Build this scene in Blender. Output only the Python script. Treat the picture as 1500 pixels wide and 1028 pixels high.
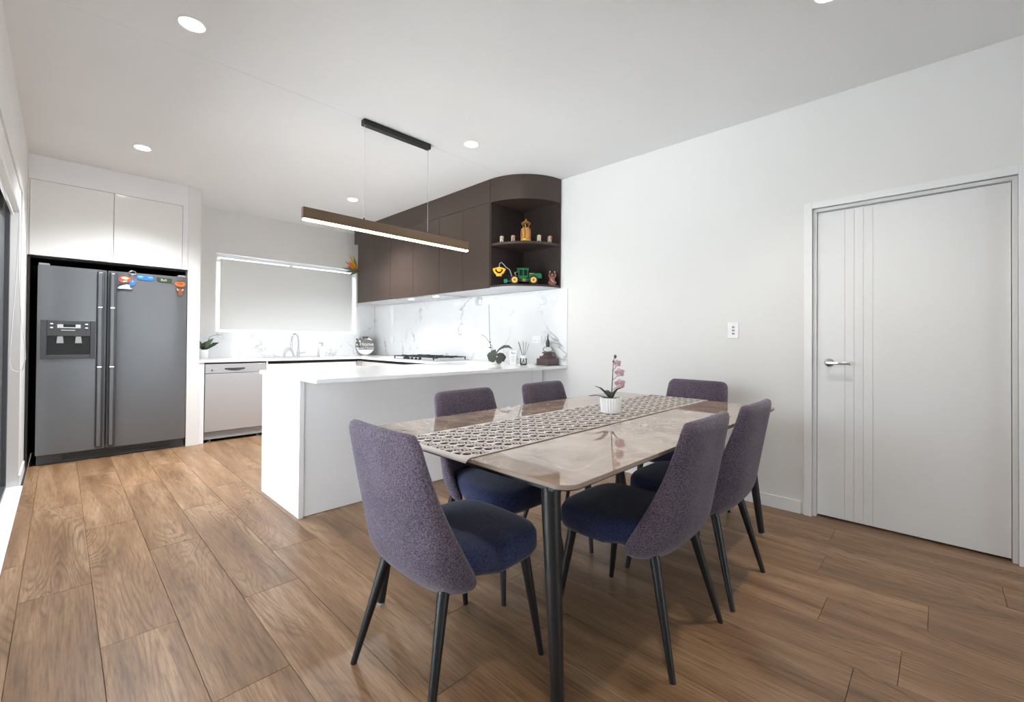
import bpy, bmesh, math, random
from mathutils import Vector, Matrix
random.seed(7)
PI = math.pi
sc = bpy.context.scene
COL = sc.collection
for o in list(bpy.data.objects):
    bpy.data.objects.remove(o)

# ------------------------------------------------------------------ camera, sky, exposure
cam_d = bpy.data.cameras.new('camera')
cam = bpy.data.objects.new('camera', cam_d)
COL.objects.link(cam)
sc.camera = cam
F_PX = 642.78
R0 = (0.69709, -0.71694, 0.00772)      # camera right
R1 = (0.01140, 0.00032, -0.99993)      # camera down
R2 = (0.71689, 0.69713, 0.00840)       # camera forward
CAM_Z = 1.145
cam.matrix_world = Matrix(((R0[0], -R1[0], -R2[0], 0), (R0[1], -R1[1], -R2[1], 0),
                           (R0[2], -R1[2], -R2[2], CAM_Z), (0, 0, 0, 1)))
cam_d.sensor_width = 36
cam_d.lens = 36 * F_PX / 1500
cam_d.shift_y = -20.4 / 1500
cam_d.clip_start = 0.01
cam_d.clip_end = 300

w = bpy.data.worlds.new('sky')
sc.world = w
w.use_nodes = True
nt = w.node_tree
nt.nodes.clear()
bg = nt.nodes.new('ShaderNodeBackground')
wo = nt.nodes.new('ShaderNodeOutputWorld')
tc = nt.nodes.new('ShaderNodeTexCoord')
sx = nt.nodes.new('ShaderNodeSeparateXYZ')
cr = nt.nodes.new('ShaderNodeValToRGB')
cr.color_ramp.elements[0].position = 0.0
cr.color_ramp.elements[0].color = (0.95, 0.98, 1.0, 1)
cr.color_ramp.elements[1].position = 0.9
cr.color_ramp.elements[1].color = (0.48, 0.68, 1.0, 1)
nt.links.new(tc.outputs['Generated'], sx.inputs[0])
nt.links.new(sx.outputs['Z'], cr.inputs[0])
nt.links.new(cr.outputs[0], bg.inputs[0])
bg.inputs[1].default_value = 4.5
nt.links.new(bg.outputs[0], wo.inputs[0])

sun_d = bpy.data.lights.new('sun', 'SUN')
sun_d.energy = 30
sun_d.angle = math.radians(0.6)
sun_d.color = (0.97, 0.99, 1.0)
sun = bpy.data.objects.new('sun', sun_d)
COL.objects.link(sun)
sun.rotation_euler = Vector((-0.08, 0.72, 0.68)).to_track_quat('Z', 'Y').to_euler()

def portal(name, loc, rot, sxx, syy):
    L = bpy.data.lights.new(name, 'AREA')
    L.shape = 'RECTANGLE'
    L.size = sxx
    L.size_y = syy
    L.cycles.is_portal = True
    o = bpy.data.objects.new(name, L)
    COL.objects.link(o)
    o.location = loc
    o.rotation_euler = rot
    return o
portal('daylight_sliding_door', (-0.45, 3.02, 1.07), (0, -PI / 2, 0), 2.14, 4.05)
portal('daylight_kitchen_window', (2.25, 6.62, 1.72), (-PI / 2, 0, 0), 1.83, 1.0)
portal('daylight_window_fill', (1.9, -4.35, 1.2), (PI / 2, 0, 0), 2.6, 2.1)  # portal of the added window behind the camera

sc.view_settings.view_transform = 'Standard'
sc.view_settings.look = 'None'
sc.view_settings.gamma = 1
sc.view_settings.use_curve_mapping = False
sc.view_settings.exposure = 0.33
sc.cycles.max_bounces = 10
sc.cycles.diffuse_bounces = 6
sc.cycles.glossy_bounces = 5
sc.cycles.sample_clamp_indirect = 8

LAMP_W = 74.0
KITCHEN_W = 400.0   # raised to brighten kitchen and ceiling; some lamps take only a share       # each ceiling downlight, watts
STRIP = 18.0        # pendant strip emission

# ------------------------------------------------------------------ materials
def lin(c):
    return tuple(((v / 255) / 12.92 if v / 255 <= 0.04045 else ((v / 255 + 0.055) / 1.055) ** 2.4) for v in c) + (1,)

def mat(name, rgb, rough=0.5, metal=0.0, spec=0.5, emit=None, estr=0, coat=0.0, alpha=None):
    m = bpy.data.materials.new(name)
    m.use_nodes = True
    b = m.node_tree.nodes['Principled BSDF']
    b.inputs['Base Color'].default_value = lin(rgb)
    b.inputs['Roughness'].default_value = rough
    b.inputs['Metallic'].default_value = metal
    b.inputs['Specular IOR Level'].default_value = spec
    b.inputs['Coat Weight'].default_value = coat
    b.inputs['Coat Roughness'].default_value = 0.05
    if emit:
        b.inputs['Emission Color'].default_value = lin(emit)
        b.inputs['Emission Strength'].default_value = estr
    return m

class NG:
    """small helper to write node trees"""
    def __init__(s, m):
        s.t = m.node_tree
        s.b = m.node_tree.nodes['Principled BSDF']
    def n(s, typ, **kw):
        x = s.t.nodes.new(typ)
        for k, v in kw.items():
            if k.startswith('i_'):
                key = k[2:]
                key = int(key) if key.isdigit() else key.replace('_', ' ')
                x.inputs[key].default_value = v
            else:
                setattr(x, k, v)
        return x
    def l(s, a, b):
        s.t.links.new(a, b)
    def math(s, op, a, b=None, clamp=False):
        x = s.t.nodes.new('ShaderNodeMath')
        x.operation = op
        x.use_clamp = clamp
        for i, v in enumerate((a, b)):
            if v is None:
                continue
            if hasattr(v, 'links'):
                s.l(v, x.inputs[i])
            else:
                x.inputs[i].default_value = v
        return x.outputs[0]
    def ramp(s, fac, stops):
        x = s.t.nodes.new('ShaderNodeValToRGB')
        e = x.color_ramp.elements
        while len(e) < len(stops):
            e.new(0.5)
        for i, (p, c) in enumerate(stops):
            e[i].position = p
            e[i].color = c if len(c) == 4 else lin(c)
        s.l(fac, x.inputs[0])
        return x.outputs[0]
    def mix(s, fac, a, b, blend='MIX'):
        x = s.t.nodes.new('ShaderNodeMix')
        x.data_type = 'RGBA'
        x.blend_type = blend
        for sock, v in ((x.inputs[0], fac), (x.inputs[6], a), (x.inputs[7], b)):
            if hasattr(v, 'links'):
                s.l(v, sock)
            else:
                sock.default_value = v
        return x.outputs[2]
    def bump(s, h, strength=0.2, dist=0.001):
        x = s.t.nodes.new('ShaderNodeBump')
        x.inputs['Strength'].default_value = strength
        x.inputs['Distance'].default_value = dist
        s.l(h, x.inputs['Height'])
        s.l(x.outputs[0], s.b.inputs['Normal'])

def paint(name, rgb, rough=0.6, scale=90):
    m = mat(name, rgb, rough, spec=0.3)
    g = NG(m)
    c = g.n('ShaderNodeTexCoord')
    n = g.n('ShaderNodeTexNoise', i_Scale=scale, i_Detail=3.0)
    g.l(c.outputs['Object'], n.inputs['Vector'])
    g.bump(n.outputs[0], 0.06, 0.0006)
    n2 = g.n('ShaderNodeTexNoise', i_Scale=0.8, i_Detail=2.0)
    g.l(c.outputs['Object'], n2.inputs['Vector'])
    k = tuple(max(0, v - 4) for v in rgb)
    g.l(g.ramp(n2.outputs[0], [(0.3, k), (0.7, rgb)]), g.b.inputs['Base Color'])
    return m

M = {}
M['wall'] = paint('white wall paint', (232, 231, 229))
M['ceiling'] = paint('white ceiling paint', (230, 230, 230), 0.8)
M['trim'] = mat('white gloss trim paint', (236, 236, 236), 0.35)
M['door'] = mat('white door paint', (234, 234, 234), 0.4)
M['white_gloss'] = mat('white gloss cabinet', (240, 240, 238), 0.12, coat=0.3)
M['white_satin'] = mat('white satin panel', (238, 238, 240), 0.35)
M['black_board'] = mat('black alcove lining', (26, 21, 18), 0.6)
M['brown'] = mat('dark brown laminate', (66, 53, 46), 0.35, spec=0.5)
M['brown_in'] = mat('dark brown cabinet interior', (46, 36, 33), 0.45)
M['gap'] = mat('dark shadow line', (30, 28, 27), 0.8)
M['black_metal'] = mat('black powder coated metal', (20, 20, 22), 0.42, spec=0.5)
M['dark_grey_metal'] = mat('dark grey aluminium frame', (84, 86, 90), 0.45, 0.3)
M['chrome'] = mat('chrome', (225, 226, 228), 0.12, 1.0)
M['hood_steel'] = mat('pale grey hood steel', (196, 198, 200), 0.4, 0.3)
M['white_plastic'] = mat('white plastic', (240, 240, 240), 0.3)
M['grey_plastic'] = mat('mid grey plastic', (150, 152, 155), 0.4)
M['dark_plastic'] = mat('dark grey plastic', (62, 64, 67), 0.35)
M['black_plastic'] = mat('black plastic', (20, 20, 21), 0.4)
M['silver_plastic'] = mat('silver plastic', (200, 202, 204), 0.3, 0.4)
M['lamp_white'] = mat('glowing downlight lens', (255, 252, 244), 0.5, emit=(255, 248, 232), estr=22)
M['strip'] = mat('glowing warm led strip', (255, 226, 180), 0.5, emit=(255, 214, 158), estr=STRIP)
M['hood_lamp'] = mat('glowing hood lamp', (255, 255, 255), 0.5, emit=(240, 248, 255), estr=25)
M['leaf_dark'] = mat('dark green leaf', (46, 58, 46), 0.4)
M['leaf_grey'] = mat('dull grey green leaf', (72, 76, 70), 0.4)
M['leaf_mid'] = mat('mid green leaf', (88, 108, 78), 0.45)
M['stem'] = mat('green brown stem', (82, 84, 62), 0.5)
M['stick'] = mat('dark reed stick', (92, 84, 80), 0.6)
M['pot_white'] = mat('white ceramic', (242, 242, 242), 0.2)
M['moss'] = mat('pale moss', (122, 122, 82), 0.9)
M['orange'] = mat('orange', (222, 116, 36), 0.4)
M['yellow'] = mat('yellow plastic', (232, 178, 40), 0.35)
M['hub_yellow'] = mat('pale yellow plastic hub', (230, 186, 92), 0.35)
M['green_toy'] = mat('green toy plastic', (16, 108, 66), 0.3)
M['teal_toy'] = mat('teal toy plastic', (40, 140, 112), 0.3)
M['tyre'] = mat('black rubber tyre', (34, 32, 30), 0.8)
M['toy_dark'] = mat('dark toy window', (14, 34, 28), 0.2)
M['hose'] = mat('grey rubber hose', (150, 146, 148), 0.4)
M['gold'] = mat('antique gold', (200, 156, 78), 0.35, 0.6)
M['rust'] = mat('rusty red robe', (164, 92, 52), 0.6)
M['face_dark'] = mat('dark bronze face', (74, 38, 26), 0.5)
M['ivory'] = mat('ivory resin', (206, 190, 170), 0.45)
M['ivory_b'] = mat('tan resin', (188, 158, 132), 0.45)
M['wood_dark'] = mat('dark turned wood', (88, 70, 69), 0.4)
M['wood_red'] = mat('red brown carved wood', (142, 92, 78), 0.55)
M['wood_pale'] = mat('pale carved detail', (196, 150, 132), 0.55)
M['stone_grey'] = mat('dark grey stone', (74, 76, 76), 0.6)
M['sign_grey'] = mat('weathered grey sign board', (124, 120, 116), 0.7)
M['sign_white'] = mat('white sign paint', (238, 238, 236), 0.6)
M['sign_brown'] = mat('brown grey sign band', (118, 106, 100), 0.7)
M['print_grey'] = mat('grey print', (150, 150, 152), 0.6)
M['print_dark'] = mat('dark grey print', (90, 90, 94), 0.6)
M['blue'] = mat('blue enamel', (52, 120, 206), 0.3)
M['blue_pale'] = mat('pale blue enamel', (120, 180, 240), 0.3)
M['navy'] = mat('dark navy enamel', (28, 44, 62), 0.4)
M['magnet_red'] = mat('brick red enamel', (176, 78, 52), 0.4)
M['magnet_cream'] = mat('cream enamel', (226, 196, 166), 0.4)
M['magnet_green'] = mat('dark green enamel', (52, 66, 44), 0.4)
M['magnet_pale'] = mat('pale green lettering', (206, 214, 190), 0.5)
M['magnet_sail'] = mat('pale grey white sails', (206, 216, 226), 0.4)
M['magnet_brown'] = mat('brown clay', (138, 76, 46), 0.5)
M['blind'] = mat('white roller blind fabric', (236, 236, 234), 0.8)
_g = M['blind'].node_tree
_t = _g.nodes.new('ShaderNodeBsdfTranslucent')
_t.inputs[0].default_value = lin((232, 232, 230))
_m = _g.nodes.new('ShaderNodeMixShader')
_m.inputs[0].default_value = 0.10
_o = next(n for n in _g.nodes if n.type == 'OUTPUT_MATERIAL')
_g.links.new(_g.nodes['Principled BSDF'].outputs[0], _m.inputs[1])
_g.links.new(_t.outputs[0], _m.inputs[2])
_g.links.new(_m.outputs[0], _o.inputs[0])
M['concrete'] = mat('pale concrete paving', (206, 203, 198), 0.9)
M['cooktop'] = mat('brushed cooktop steel', (188, 190, 192), 0.3, 0.8)
M['iron'] = mat('black cast iron', (34, 34, 36), 0.6)

def glass(name, tint, fac=0.9, ior=1.45):
    m = bpy.data.materials.new(name)
    m.use_nodes = True
    t = m.node_tree
    t.nodes.clear()
    out = t.nodes.new('ShaderNodeOutputMaterial')
    tr = t.nodes.new('ShaderNodeBsdfTransparent')
    tr.inputs[0].default_value = tint
    gl = t.nodes.new('ShaderNodeBsdfGlossy')
    gl.inputs['Roughness'].default_value = 0.02
    fr = t.nodes.new('ShaderNodeFresnel')
    fr.inputs[0].default_value = ior
    mx = t.nodes.new('ShaderNodeMixShader')
    t.links.new(fr.outputs[0], mx.inputs[0])
    t.links.new(tr.outputs[0], mx.inputs[1])
    t.links.new(gl.outputs[0], mx.inputs[2])
    t.links.new(mx.outputs[0], out.inputs[0])
    return m
M['glass'] = glass('clear glass', (0.95, 0.97, 0.97, 1))
M['globe'] = glass('thin clear crystal', (0.97, 0.98, 0.98, 1), ior=1.15)
M['glass_grey'] = glass('grey tinted glass', (0.06, 0.062, 0.066, 1))

def wood_floor():
    m = mat('oak look floor plank', (150, 112, 84), 0.38, spec=0.5)
    g = NG(m)
    tc = g.n('ShaderNodeTexCoord')
    oi = g.n('ShaderNodeObjectInfo')
    off = g.n('ShaderNodeCombineXYZ')
    r100 = g.math('MULTIPLY', oi.outputs['Random'], 57.0)
    g.l(r100, off.inputs[0])
    g.l(g.math('MULTIPLY', oi.outputs['Random'], 131.0), off.inputs[1])
    g.l(g.math('MULTIPLY', oi.outputs['Random'], 23.0), off.inputs[2])
    add = g.n('ShaderNodeVectorMath', operation='ADD')
    g.l(tc.outputs['Object'], add.inputs[0])
    g.l(off.outputs[0], add.inputs[1])
    mp = g.n('ShaderNodeMapping')
    mp.inputs['Scale'].default_value = (1.0, 0.22, 1.0)
    g.l(add.outputs[0], mp.inputs[0])
    # cathedral figure: contour lines of a stretched noise field, roughened
    n1 = g.n('ShaderNodeTexNoise', i_Scale=3.4, i_Detail=1.5, i_Roughness=0.5, i_Distortion=0.6)
    g.l(mp.outputs[0], n1.inputs['Vector'])
    mp2 = g.n('ShaderNodeMapping')
    mp2.inputs['Scale'].default_value = (1.0, 0.045, 1.0)
    g.l(add.outputs[0], mp2.inputs[0])
    n2 = g.n('ShaderNodeTexNoise', i_Scale=150.0, i_Detail=4.0, i_Roughness=0.65)
    g.l(mp2.outputs[0], n2.inputs['Vector'])
    n6 = g.n('ShaderNodeTexNoise', i_Scale=46.0, i_Detail=3.0, i_Roughness=0.6)
    g.l(mp2.outputs[0], n6.inputs['Vector'])
    ph = g.math('ADD', g.math('MULTIPLY', n1.outputs[0], 175.0), g.math('MULTIPLY', n6.outputs[0], 5.0))
    rings = g.math('ADD', g.math('MULTIPLY', g.math('SINE', ph), 0.5), 0.5)
    rings = g.math('POWER', rings, 3.0)
    mp3 = g.n('ShaderNodeMapping')
    mp3.inputs['Scale'].default_value = (1.0, 0.10, 1.0)
    g.l(add.outputs[0], mp3.inputs[0])
    n3 = g.n('ShaderNodeTexNoise', i_Scale=9.0, i_Detail=5.0, i_Roughness=0.6, i_Distortion=0.4)
    g.l(mp3.outputs[0], n3.inputs['Vector'])
    n4 = g.n('ShaderNodeTexNoise', i_Scale=2.6, i_Detail=1.0)
    g.l(mp.outputs[0], n4.inputs['Vector'])
    mask = g.ramp(n4.outputs[0], [(0.45, (0.12, 0.12, 0.12, 1)), (0.60, (1, 1, 1, 1))])
    base = g.ramp(n3.outputs[0], [(0.30, (111, 83, 57)), (0.5, (141, 108, 78)), (0.70, (165, 134, 104))])
    fib = g.ramp(n2.outputs[0], [(0.34, (0.62, 0.58, 0.55, 1)), (0.52, (1, 1, 1, 1)), (0.72, (1.22, 1.22, 1.22, 1))])
    c1 = g.mix(0.9, base, fib, 'MULTIPLY')
    brk = g.ramp(n6.outputs[0], [(0.35, (0.15, 0.15, 0.15, 1)), (0.6, (1, 1, 1, 1))])
    rl = g.math('MULTIPLY', g.math('MULTIPLY', rings, mask), brk)
    c2 = g.mix(g.math('MULTIPLY', rl, 0.78), c1, lin((92, 66, 46)))
    tone = g.ramp(oi.outputs['Random'], [(0.0, (0.90, 0.895, 0.89, 1)), (0.5, (1.0, 1.0, 1.0, 1)), (1.0, (1.08, 1.08, 1.08, 1))])
    c3 = g.mix(1.0, c2, tone, 'MULTIPLY')
    g.l(c3, g.b.inputs['Base Color'])
    g.l(g.math('ADD', g.math('MULTIPLY', n2.outputs[0], 0.14), 0.30), g.b.inputs['Roughness'])
    g.bump(n2.outputs[0], 0.12, 0.0006)
    return m
M['plank'] = wood_floor()

def fabric(name, a, b):
    m = mat(name, a, 0.9, spec=0.2)
    g = NG(m)
    tc = g.n('ShaderNodeTexCoord')
    n = g.n('ShaderNodeTexNoise', i_Scale=210.0, i_Detail=2.0, i_Roughness=0.7)
    g.l(tc.outputs['Object'], n.inputs['Vector'])
    n2 = g.n('ShaderNodeTexNoise', i_Scale=6.0, i_Detail=2.0)
    g.l(tc.outputs['Object'], n2.inputs['Vector'])
    f = g.math('ADD', n.outputs[0], g.math('MULTIPLY', g.math('SUBTRACT', n2.outputs[0], 0.5), 0.25))
    g.l(g.ramp(f, [(0.38, a), (0.62, b)]), g.b.inputs['Base Color'])
    g.b.inputs['Sheen Weight'].default_value = 0.25
    g.b.inputs['Sheen Roughness'].default_value = 0.5
    g.bump(n.outputs[0], 0.5, 0.0015)
    return m
M['fabric_back'] = fabric('plum grey woven fabric', (58, 51, 64), (112, 99, 114))
M['fabric_seat'] = fabric('woven seat fabric with blue skylight painted in', (30, 38, 70), (62, 68, 102))  # blue skylight put into the seat colour; same cloth as the back

def stone_top():
    m = mat('polished beige brown stone', (170, 146, 128), 0.025, spec=0.6)
    g = NG(m)
    tc = g.n('ShaderNodeTexCoord')
    n = g.n('ShaderNodeTexNoise', i_Scale=3.6, i_Detail=9.0, i_Roughness=0.68, i_Distortion=1.6)
    g.l(tc.outputs['Object'], n.inputs['Vector'])
    c = g.ramp(n.outputs[0], [(0.25, (118, 96, 78)), (0.45, (150, 129, 112)), (0.62, (170, 150, 134)), (0.8, (190, 174, 160))])
    n2 = g.n('ShaderNodeTexNoise', i_Scale=3.1, i_Detail=5.0, i_Distortion=0.8)
    g.l(tc.outputs['Object'], n2.inputs['Vector'])
    v = g.math('ABSOLUTE', g.math('SUBTRACT', n2.outputs[0], 0.5))
    vein = g.ramp(v, [(0.0, (1, 1, 1, 1)), (0.010, (0, 0, 0, 1))])
    c2 = g.mix(g.math('MULTIPLY', vein, 0.4), c, lin((208, 194, 180)))
    g.l(c2, g.b.inputs['Base Color'])
    g.b.inputs['IOR'].default_value = 1.85
    return m
M['stone'] = stone_top()
M['stone_edge'] = mat('ground stone edge', (150, 132, 118), 0.55)

def marble(name, vein_rgb, scale):
    m = mat(name, (238, 239, 240), 0.05, spec=0.5)
    g = NG(m)
    tc = g.n('ShaderNodeTexCoord')
    mp = g.n('ShaderNodeMapping')
    mp.inputs['Rotation'].default_value = (0.6, 0.2, 0.4)
    g.l(tc.outputs['Object'], mp.inputs[0])
    n = g.n('ShaderNodeTexNoise', i_Scale=scale, i_Detail=5.0, i_Roughness=0.55, i_Distortion=0.5)
    g.l(mp.outputs[0], n.inputs['Vector'])
    v = g.math('ABSOLUTE', g.math('SUBTRACT', n.outputs[0], 0.5))
    line = g.ramp(v, [(0.0, (1, 1, 1, 1)), (0.005, (0.4, 0.4, 0.4, 1)), (0.015, (0, 0, 0, 1))])
    n2 = g.n('ShaderNodeTexNoise', i_Scale=scale * 1.3, i_Detail=2.0)
    g.l(tc.outputs['Object'], n2.inputs['Vector'])
    msk = g.ramp(n2.outputs[0], [(0.46, (0, 0, 0, 1)), (0.62, (1, 1, 1, 1))])
    c = g.mix(g.math('MULTIPLY', g.math('MULTIPLY', line, msk), 0.85), lin((238, 239, 240)), lin(vein_rgb))
    n3 = g.n('ShaderNodeTexNoise', i_Scale=1.6, i_Detail=3.0)
    g.l(tc.outputs['Object'], n3.inputs['Vector'])
    cl = g.ramp(n3.outputs[0], [(0.4, (0.93, 0.935, 0.94, 1)), (0.6, (1, 1, 1, 1))])
    g.l(g.mix(1.0, c, cl, 'MULTIPLY'), g.b.inputs['Base Color'])
    return m
M['marble'] = marble('white grey veined marble', (146, 147, 151), 1.15)
M['bench'] = mat('polished white stone', (244, 244, 244), 0.1)

def steel(name, rgb, rough, metal, axis):
    m = mat(name, rgb, rough, metal)
    g = NG(m)
    tc = g.n('ShaderNodeTexCoord')
    mp = g.n('ShaderNodeMapping')
    s = [1.0, 1.0, 1.0]
    s[axis] = 0.01
    mp.inputs['Scale'].default_value = s
    g.l(tc.outputs['Object'], mp.inputs[0])
    n = g.n('ShaderNodeTexNoise', i_Scale=240.0, i_Detail=2.0)
    g.l(mp.outputs[0], n.inputs['Vector'])
    g.l(g.math('ADD', g.math('MULTIPLY', n.outputs[0], 0.12), rough - 0.06), g.b.inputs['Roughness'])
    g.bump(n.outputs[0], 0.05, 0.0004)
    return m
M['steel_grey'] = steel('dark grey brushed steel', (122, 124, 128), 0.34, 0.75, 0)
M['steel'] = steel('brushed stainless steel', (200, 201, 203), 0.34, 0.72, 2)

def runner_mat():
    """flat printed cloth: pairs of dark ovals in staggered columns, curls and thin row lines"""
    m = mat('patterned table runner cloth', (222, 206, 190), 0.85, spec=0.2)
    g = NG(m)
    tc = g.n('ShaderNodeTexCoord')
    sp = g.n('ShaderNodeSeparateXYZ')
    g.l(tc.outputs['Object'], sp.inputs[0])
    PX, PY = 0.098, 0.074
    vy = g.math('DIVIDE', sp.outputs['Y'], PY)
    row = g.math('FLOOR', vy)
    fy = g.math('SUBTRACT', g.math('SUBTRACT', vy, row), 0.5)         # -.5 .. .5
    ux = g.math('ADD', g.math('DIVIDE', sp.outputs['X'], PX), g.math('MULTIPLY', row, 0.2))
    fx = g.math('SUBTRACT', g.math('FRACT', ux), 0.5)
    def oval(cx, cy, rx, ry, rot=0.0):
        dx = g.math('SUBTRACT', fx, cx)
        dy = g.math('SUBTRACT', fy, cy)
        a = g.math('ADD', g.math('MULTIPLY', dx, math.cos(rot) / rx), g.math('MULTIPLY', dy, math.sin(rot) / rx))
        b = g.math('ADD', g.math('MULTIPLY', dx, -math.sin(rot) / ry), g.math('MULTIPLY', dy, math.cos(rot) / ry))
        return g.math('ADD', g.math('MULTIPLY', a, a), g.math('MULTIPLY', b, b))
    def disc(*a):
        return g.math('LESS_THAN', oval(*a), 1.0)
    def ring(*a):
        d = oval(*a)
        return g.math('MULTIPLY', g.math('LESS_THAN', d, 1.0), g.math('GREATER_THAN', d, 0.42))
    marks = [disc(-0.34, 0.29, 0.15, 0.17, 0.5), disc(-0.34, -0.29, 0.15, 0.17, 0.5),
             ring(0.02, 0.16, 0.20, 0.18, 0.4), ring(0.20, -0.14, 0.20, 0.18, 0.4),
             disc(0.34, 0.24, 0.05, 0.12, 0.3), disc(-0.12, -0.22, 0.05, 0.12, 0.3), disc(0.02, 0.16, 0.07, 0.07), disc(0.20, -0.14, 0.07, 0.07),
             ring(-0.10, 0.30, 0.12, 0.10, 0.2), ring(0.36, -0.28, 0.10, 0.10, 0.2),
             g.math('GREATER_THAN', g.math('ABSOLUTE', fy), 0.465)]
    acc = marks[0]
    for k in marks[1:]:
        acc = g.math('MAXIMUM', acc, k)
    hem = g.math('MULTIPLY', g.math('LESS_THAN', g.math('ABSOLUTE', sp.outputs['Y']), 0.196), g.math('LESS_THAN', g.math('ABSOLUTE', sp.outputs['X']), 1.026))
    acc = g.math('MULTIPLY', acc, hem)
    n = g.n('ShaderNodeTexNoise', i_Scale=420.0, i_Detail=2.0)
    g.l(tc.outputs['Object'], n.inputs['Vector'])
    g.l(g.mix(acc, lin((218, 209, 203)), lin((54, 48, 50))), g.b.inputs['Base Color'])
    g.bump(n.outputs[0], 0.3, 0.0008)
    return m
M['runner'] = runner_mat()

# ------------------------------------------------------------------ mesh helpers
class MB:
    def __init__(s):
        s.bm = bmesh.new()
        s.round = False
    def box(s, x0, x1, y0, y1, z0, z1, bevel=0.0, seg=2):
        vs = [s.bm.verts.new(p) for p in ((x0, y0, z0), (x1, y0, z0), (x1, y1, z0), (x0, y1, z0),
                                          (x0, y0, z1), (x1, y0, z1), (x1, y1, z1), (x0, y1, z1))]
        fs = [s.bm.faces.new([vs[i] for i in f]) for f in ((3, 2, 1, 0), (4, 5, 6, 7), (0, 1, 5, 4), (1, 2, 6, 5), (2, 3, 7, 6), (3, 0, 4, 7))]
        if bevel > 0:
            es = list({e for f in fs for e in f.edges})
            bmesh.ops.bevel(s.bm, geom=es, offset=bevel, segments=seg, affect='EDGES', profile=0.5)
        return s
    def tube(s, p0, p1, r0, r1=None, n=14):
        return s.path([p0, p1], [r0, r0 if r1 is None else r1], n)
    def path(s, pts, rads, n=10, flat=1.0):
        if not isinstance(rads, (list, tuple)):
            rads = [rads] * len(pts)
        pts = [Vector(p) for p in pts]
        s.round = True
        rings = []
        up = None
        for i, p in enumerate(pts):
            d = (pts[min(i + 1, len(pts) - 1)] - pts[max(i - 1, 0)])
            d = d.normalized() if d.length > 1e-9 else Vector((0, 0, 1))
            if up is None:
                up = Vector((0, 0, 1)) if abs(d.z) < 0.9 else Vector((0, 1, 0))
            a = d.cross(up).normalized()
            b = a.cross(d).normalized()
            up = b
            r = rads[i]
            rings.append([s.bm.verts.new(p + a * (r * math.cos(2 * PI * k / n)) + b * (r * flat * math.sin(2 * PI * k / n))) for k in range(n)])
        for i in range(len(rings) - 1):
            A, B = rings[i], rings[i + 1]
            for k in range(n):
                s.bm.faces.new((A[k], B[k], B[(k + 1) % n], A[(k + 1) % n]))
        s.bm.faces.new(rings[0])
        s.bm.faces.new(rings[-1][::-1])
        return s
    def lathe(s, prof, c=(0, 0, 0), n=24, axis='z'):
        """prof: list of (r, h) bottom to top"""
        s.round = True
        rings = []
        for r, h in prof:
            ring = []
            for k in range(n):
                a = 2 * PI * k / n
                p = (r * math.cos(a), r * math.sin(a), h)
                if axis == 'x':
                    p = (p[2], p[0], p[1])
                elif axis == 'y':
                    p = (p[1], p[2], p[0])
                ring.append(s.bm.verts.new((p[0] + c[0], p[1] + c[1], p[2] + c[2])))
            rings.append(ring)
        for A, B in zip(rings, rings[1:]):
            for k in range(n):
                s.bm.faces.new((A[k], A[(k + 1) % n], B[(k + 1) % n], B[k]))
        s.bm.faces.new(rings[0][::-1])
        s.bm.faces.new(rings[-1])
        return s
    def ball(s, c, rx, ry=None, rz=None, seg=14, rot=None):
        ry = rx if ry is None else ry
        rz = rx if rz is None else rz
        s.round = True
        mt = Matrix.Translation(c)
        if rot:
            mt = mt @ rot
        mt = mt @ Matrix.Diagonal((rx, ry, rz, 1))
        bmesh.ops.create_uvsphere(s.bm, u_segments=seg, v_segments=max(6, seg // 2 + 1), radius=1, matrix=mt)
        return s
    def prism(s, poly, h0, h1, axis='z', bevel=0.0):
        """extrude a 2-D outline; axis z: (x,y), axis y: (x,z), axis x: (y,z)"""
        def P(p, h):
            return {'z': (p[0], p[1], h), 'y': (p[0], h, p[1]), 'x': (h, p[0], p[1])}[axis]
        A = [s.bm.verts.new(P(p, h0)) for p in poly]
        B = [s.bm.verts.new(P(p, h1)) for p in poly]
        n = len(poly)
        fa = s.bm.faces.new(A[::-1])
        fb = s.bm.faces.new(B)
        fs = [s.bm.faces.new((A[k], A[(k + 1) % n], B[(k + 1) % n], B[k])) for k in range(n)]
        bmesh.ops.recalc_face_normals(s.bm, faces=[fa, fb] + fs)
        if bevel > 0:
            es = list(set(fa.edges) | set(fb.edges))
            bmesh.ops.bevel(s.bm, geom=es, offset=bevel, segments=2, affect='EDGES')
        return s
    def blade(s, pts, widths, side=(1, 0, 0), thick=0.0015, cup=0.15):
        """a leaf or petal: centre line, width per point, real thickness"""
        pts = [Vector(p) for p in pts]
        top, bot = [], []
        sd = Vector(side).normalized()
        for i, p in enumerate(pts):
            d = (pts[min(i + 1, len(pts) - 1)] - pts[max(i - 1, 0)]).normalized()
            a = (sd - d * sd.dot(d))
            a = a.normalized() if a.length > 1e-6 else d.orthogonal().normalized()
            nrm = a.cross(d).normalized()
            wd = widths[i] / 2
            row = [p - a * wd + nrm * (cup * wd), p, p + a * wd + nrm * (cup * wd)]
            top.append([s.bm.verts.new(q + nrm * thick) for q in row])
            bot.append([s.bm.verts.new(q - nrm * thick) for q in row])
        for i in range(len(pts) - 1):
            for j in range(2):
                s.bm.faces.new((top[i][j], top[i][j + 1], top[i + 1][j + 1], top[i + 1][j]))
                s.bm.faces.new((bot[i][j], bot[i + 1][j], bot[i + 1][j + 1], bot[i][j + 1]))
            for j in (0, 2):
                s.bm.faces.new((top[i][j], top[i + 1][j], bot[i + 1][j], bot[i][j]))
        for i in (0, -1):
            for j in range(2):
                s.bm.faces.new((top[i][j], bot[i][j], bot[i][j + 1], top[i][j + 1]))
        return s
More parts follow.
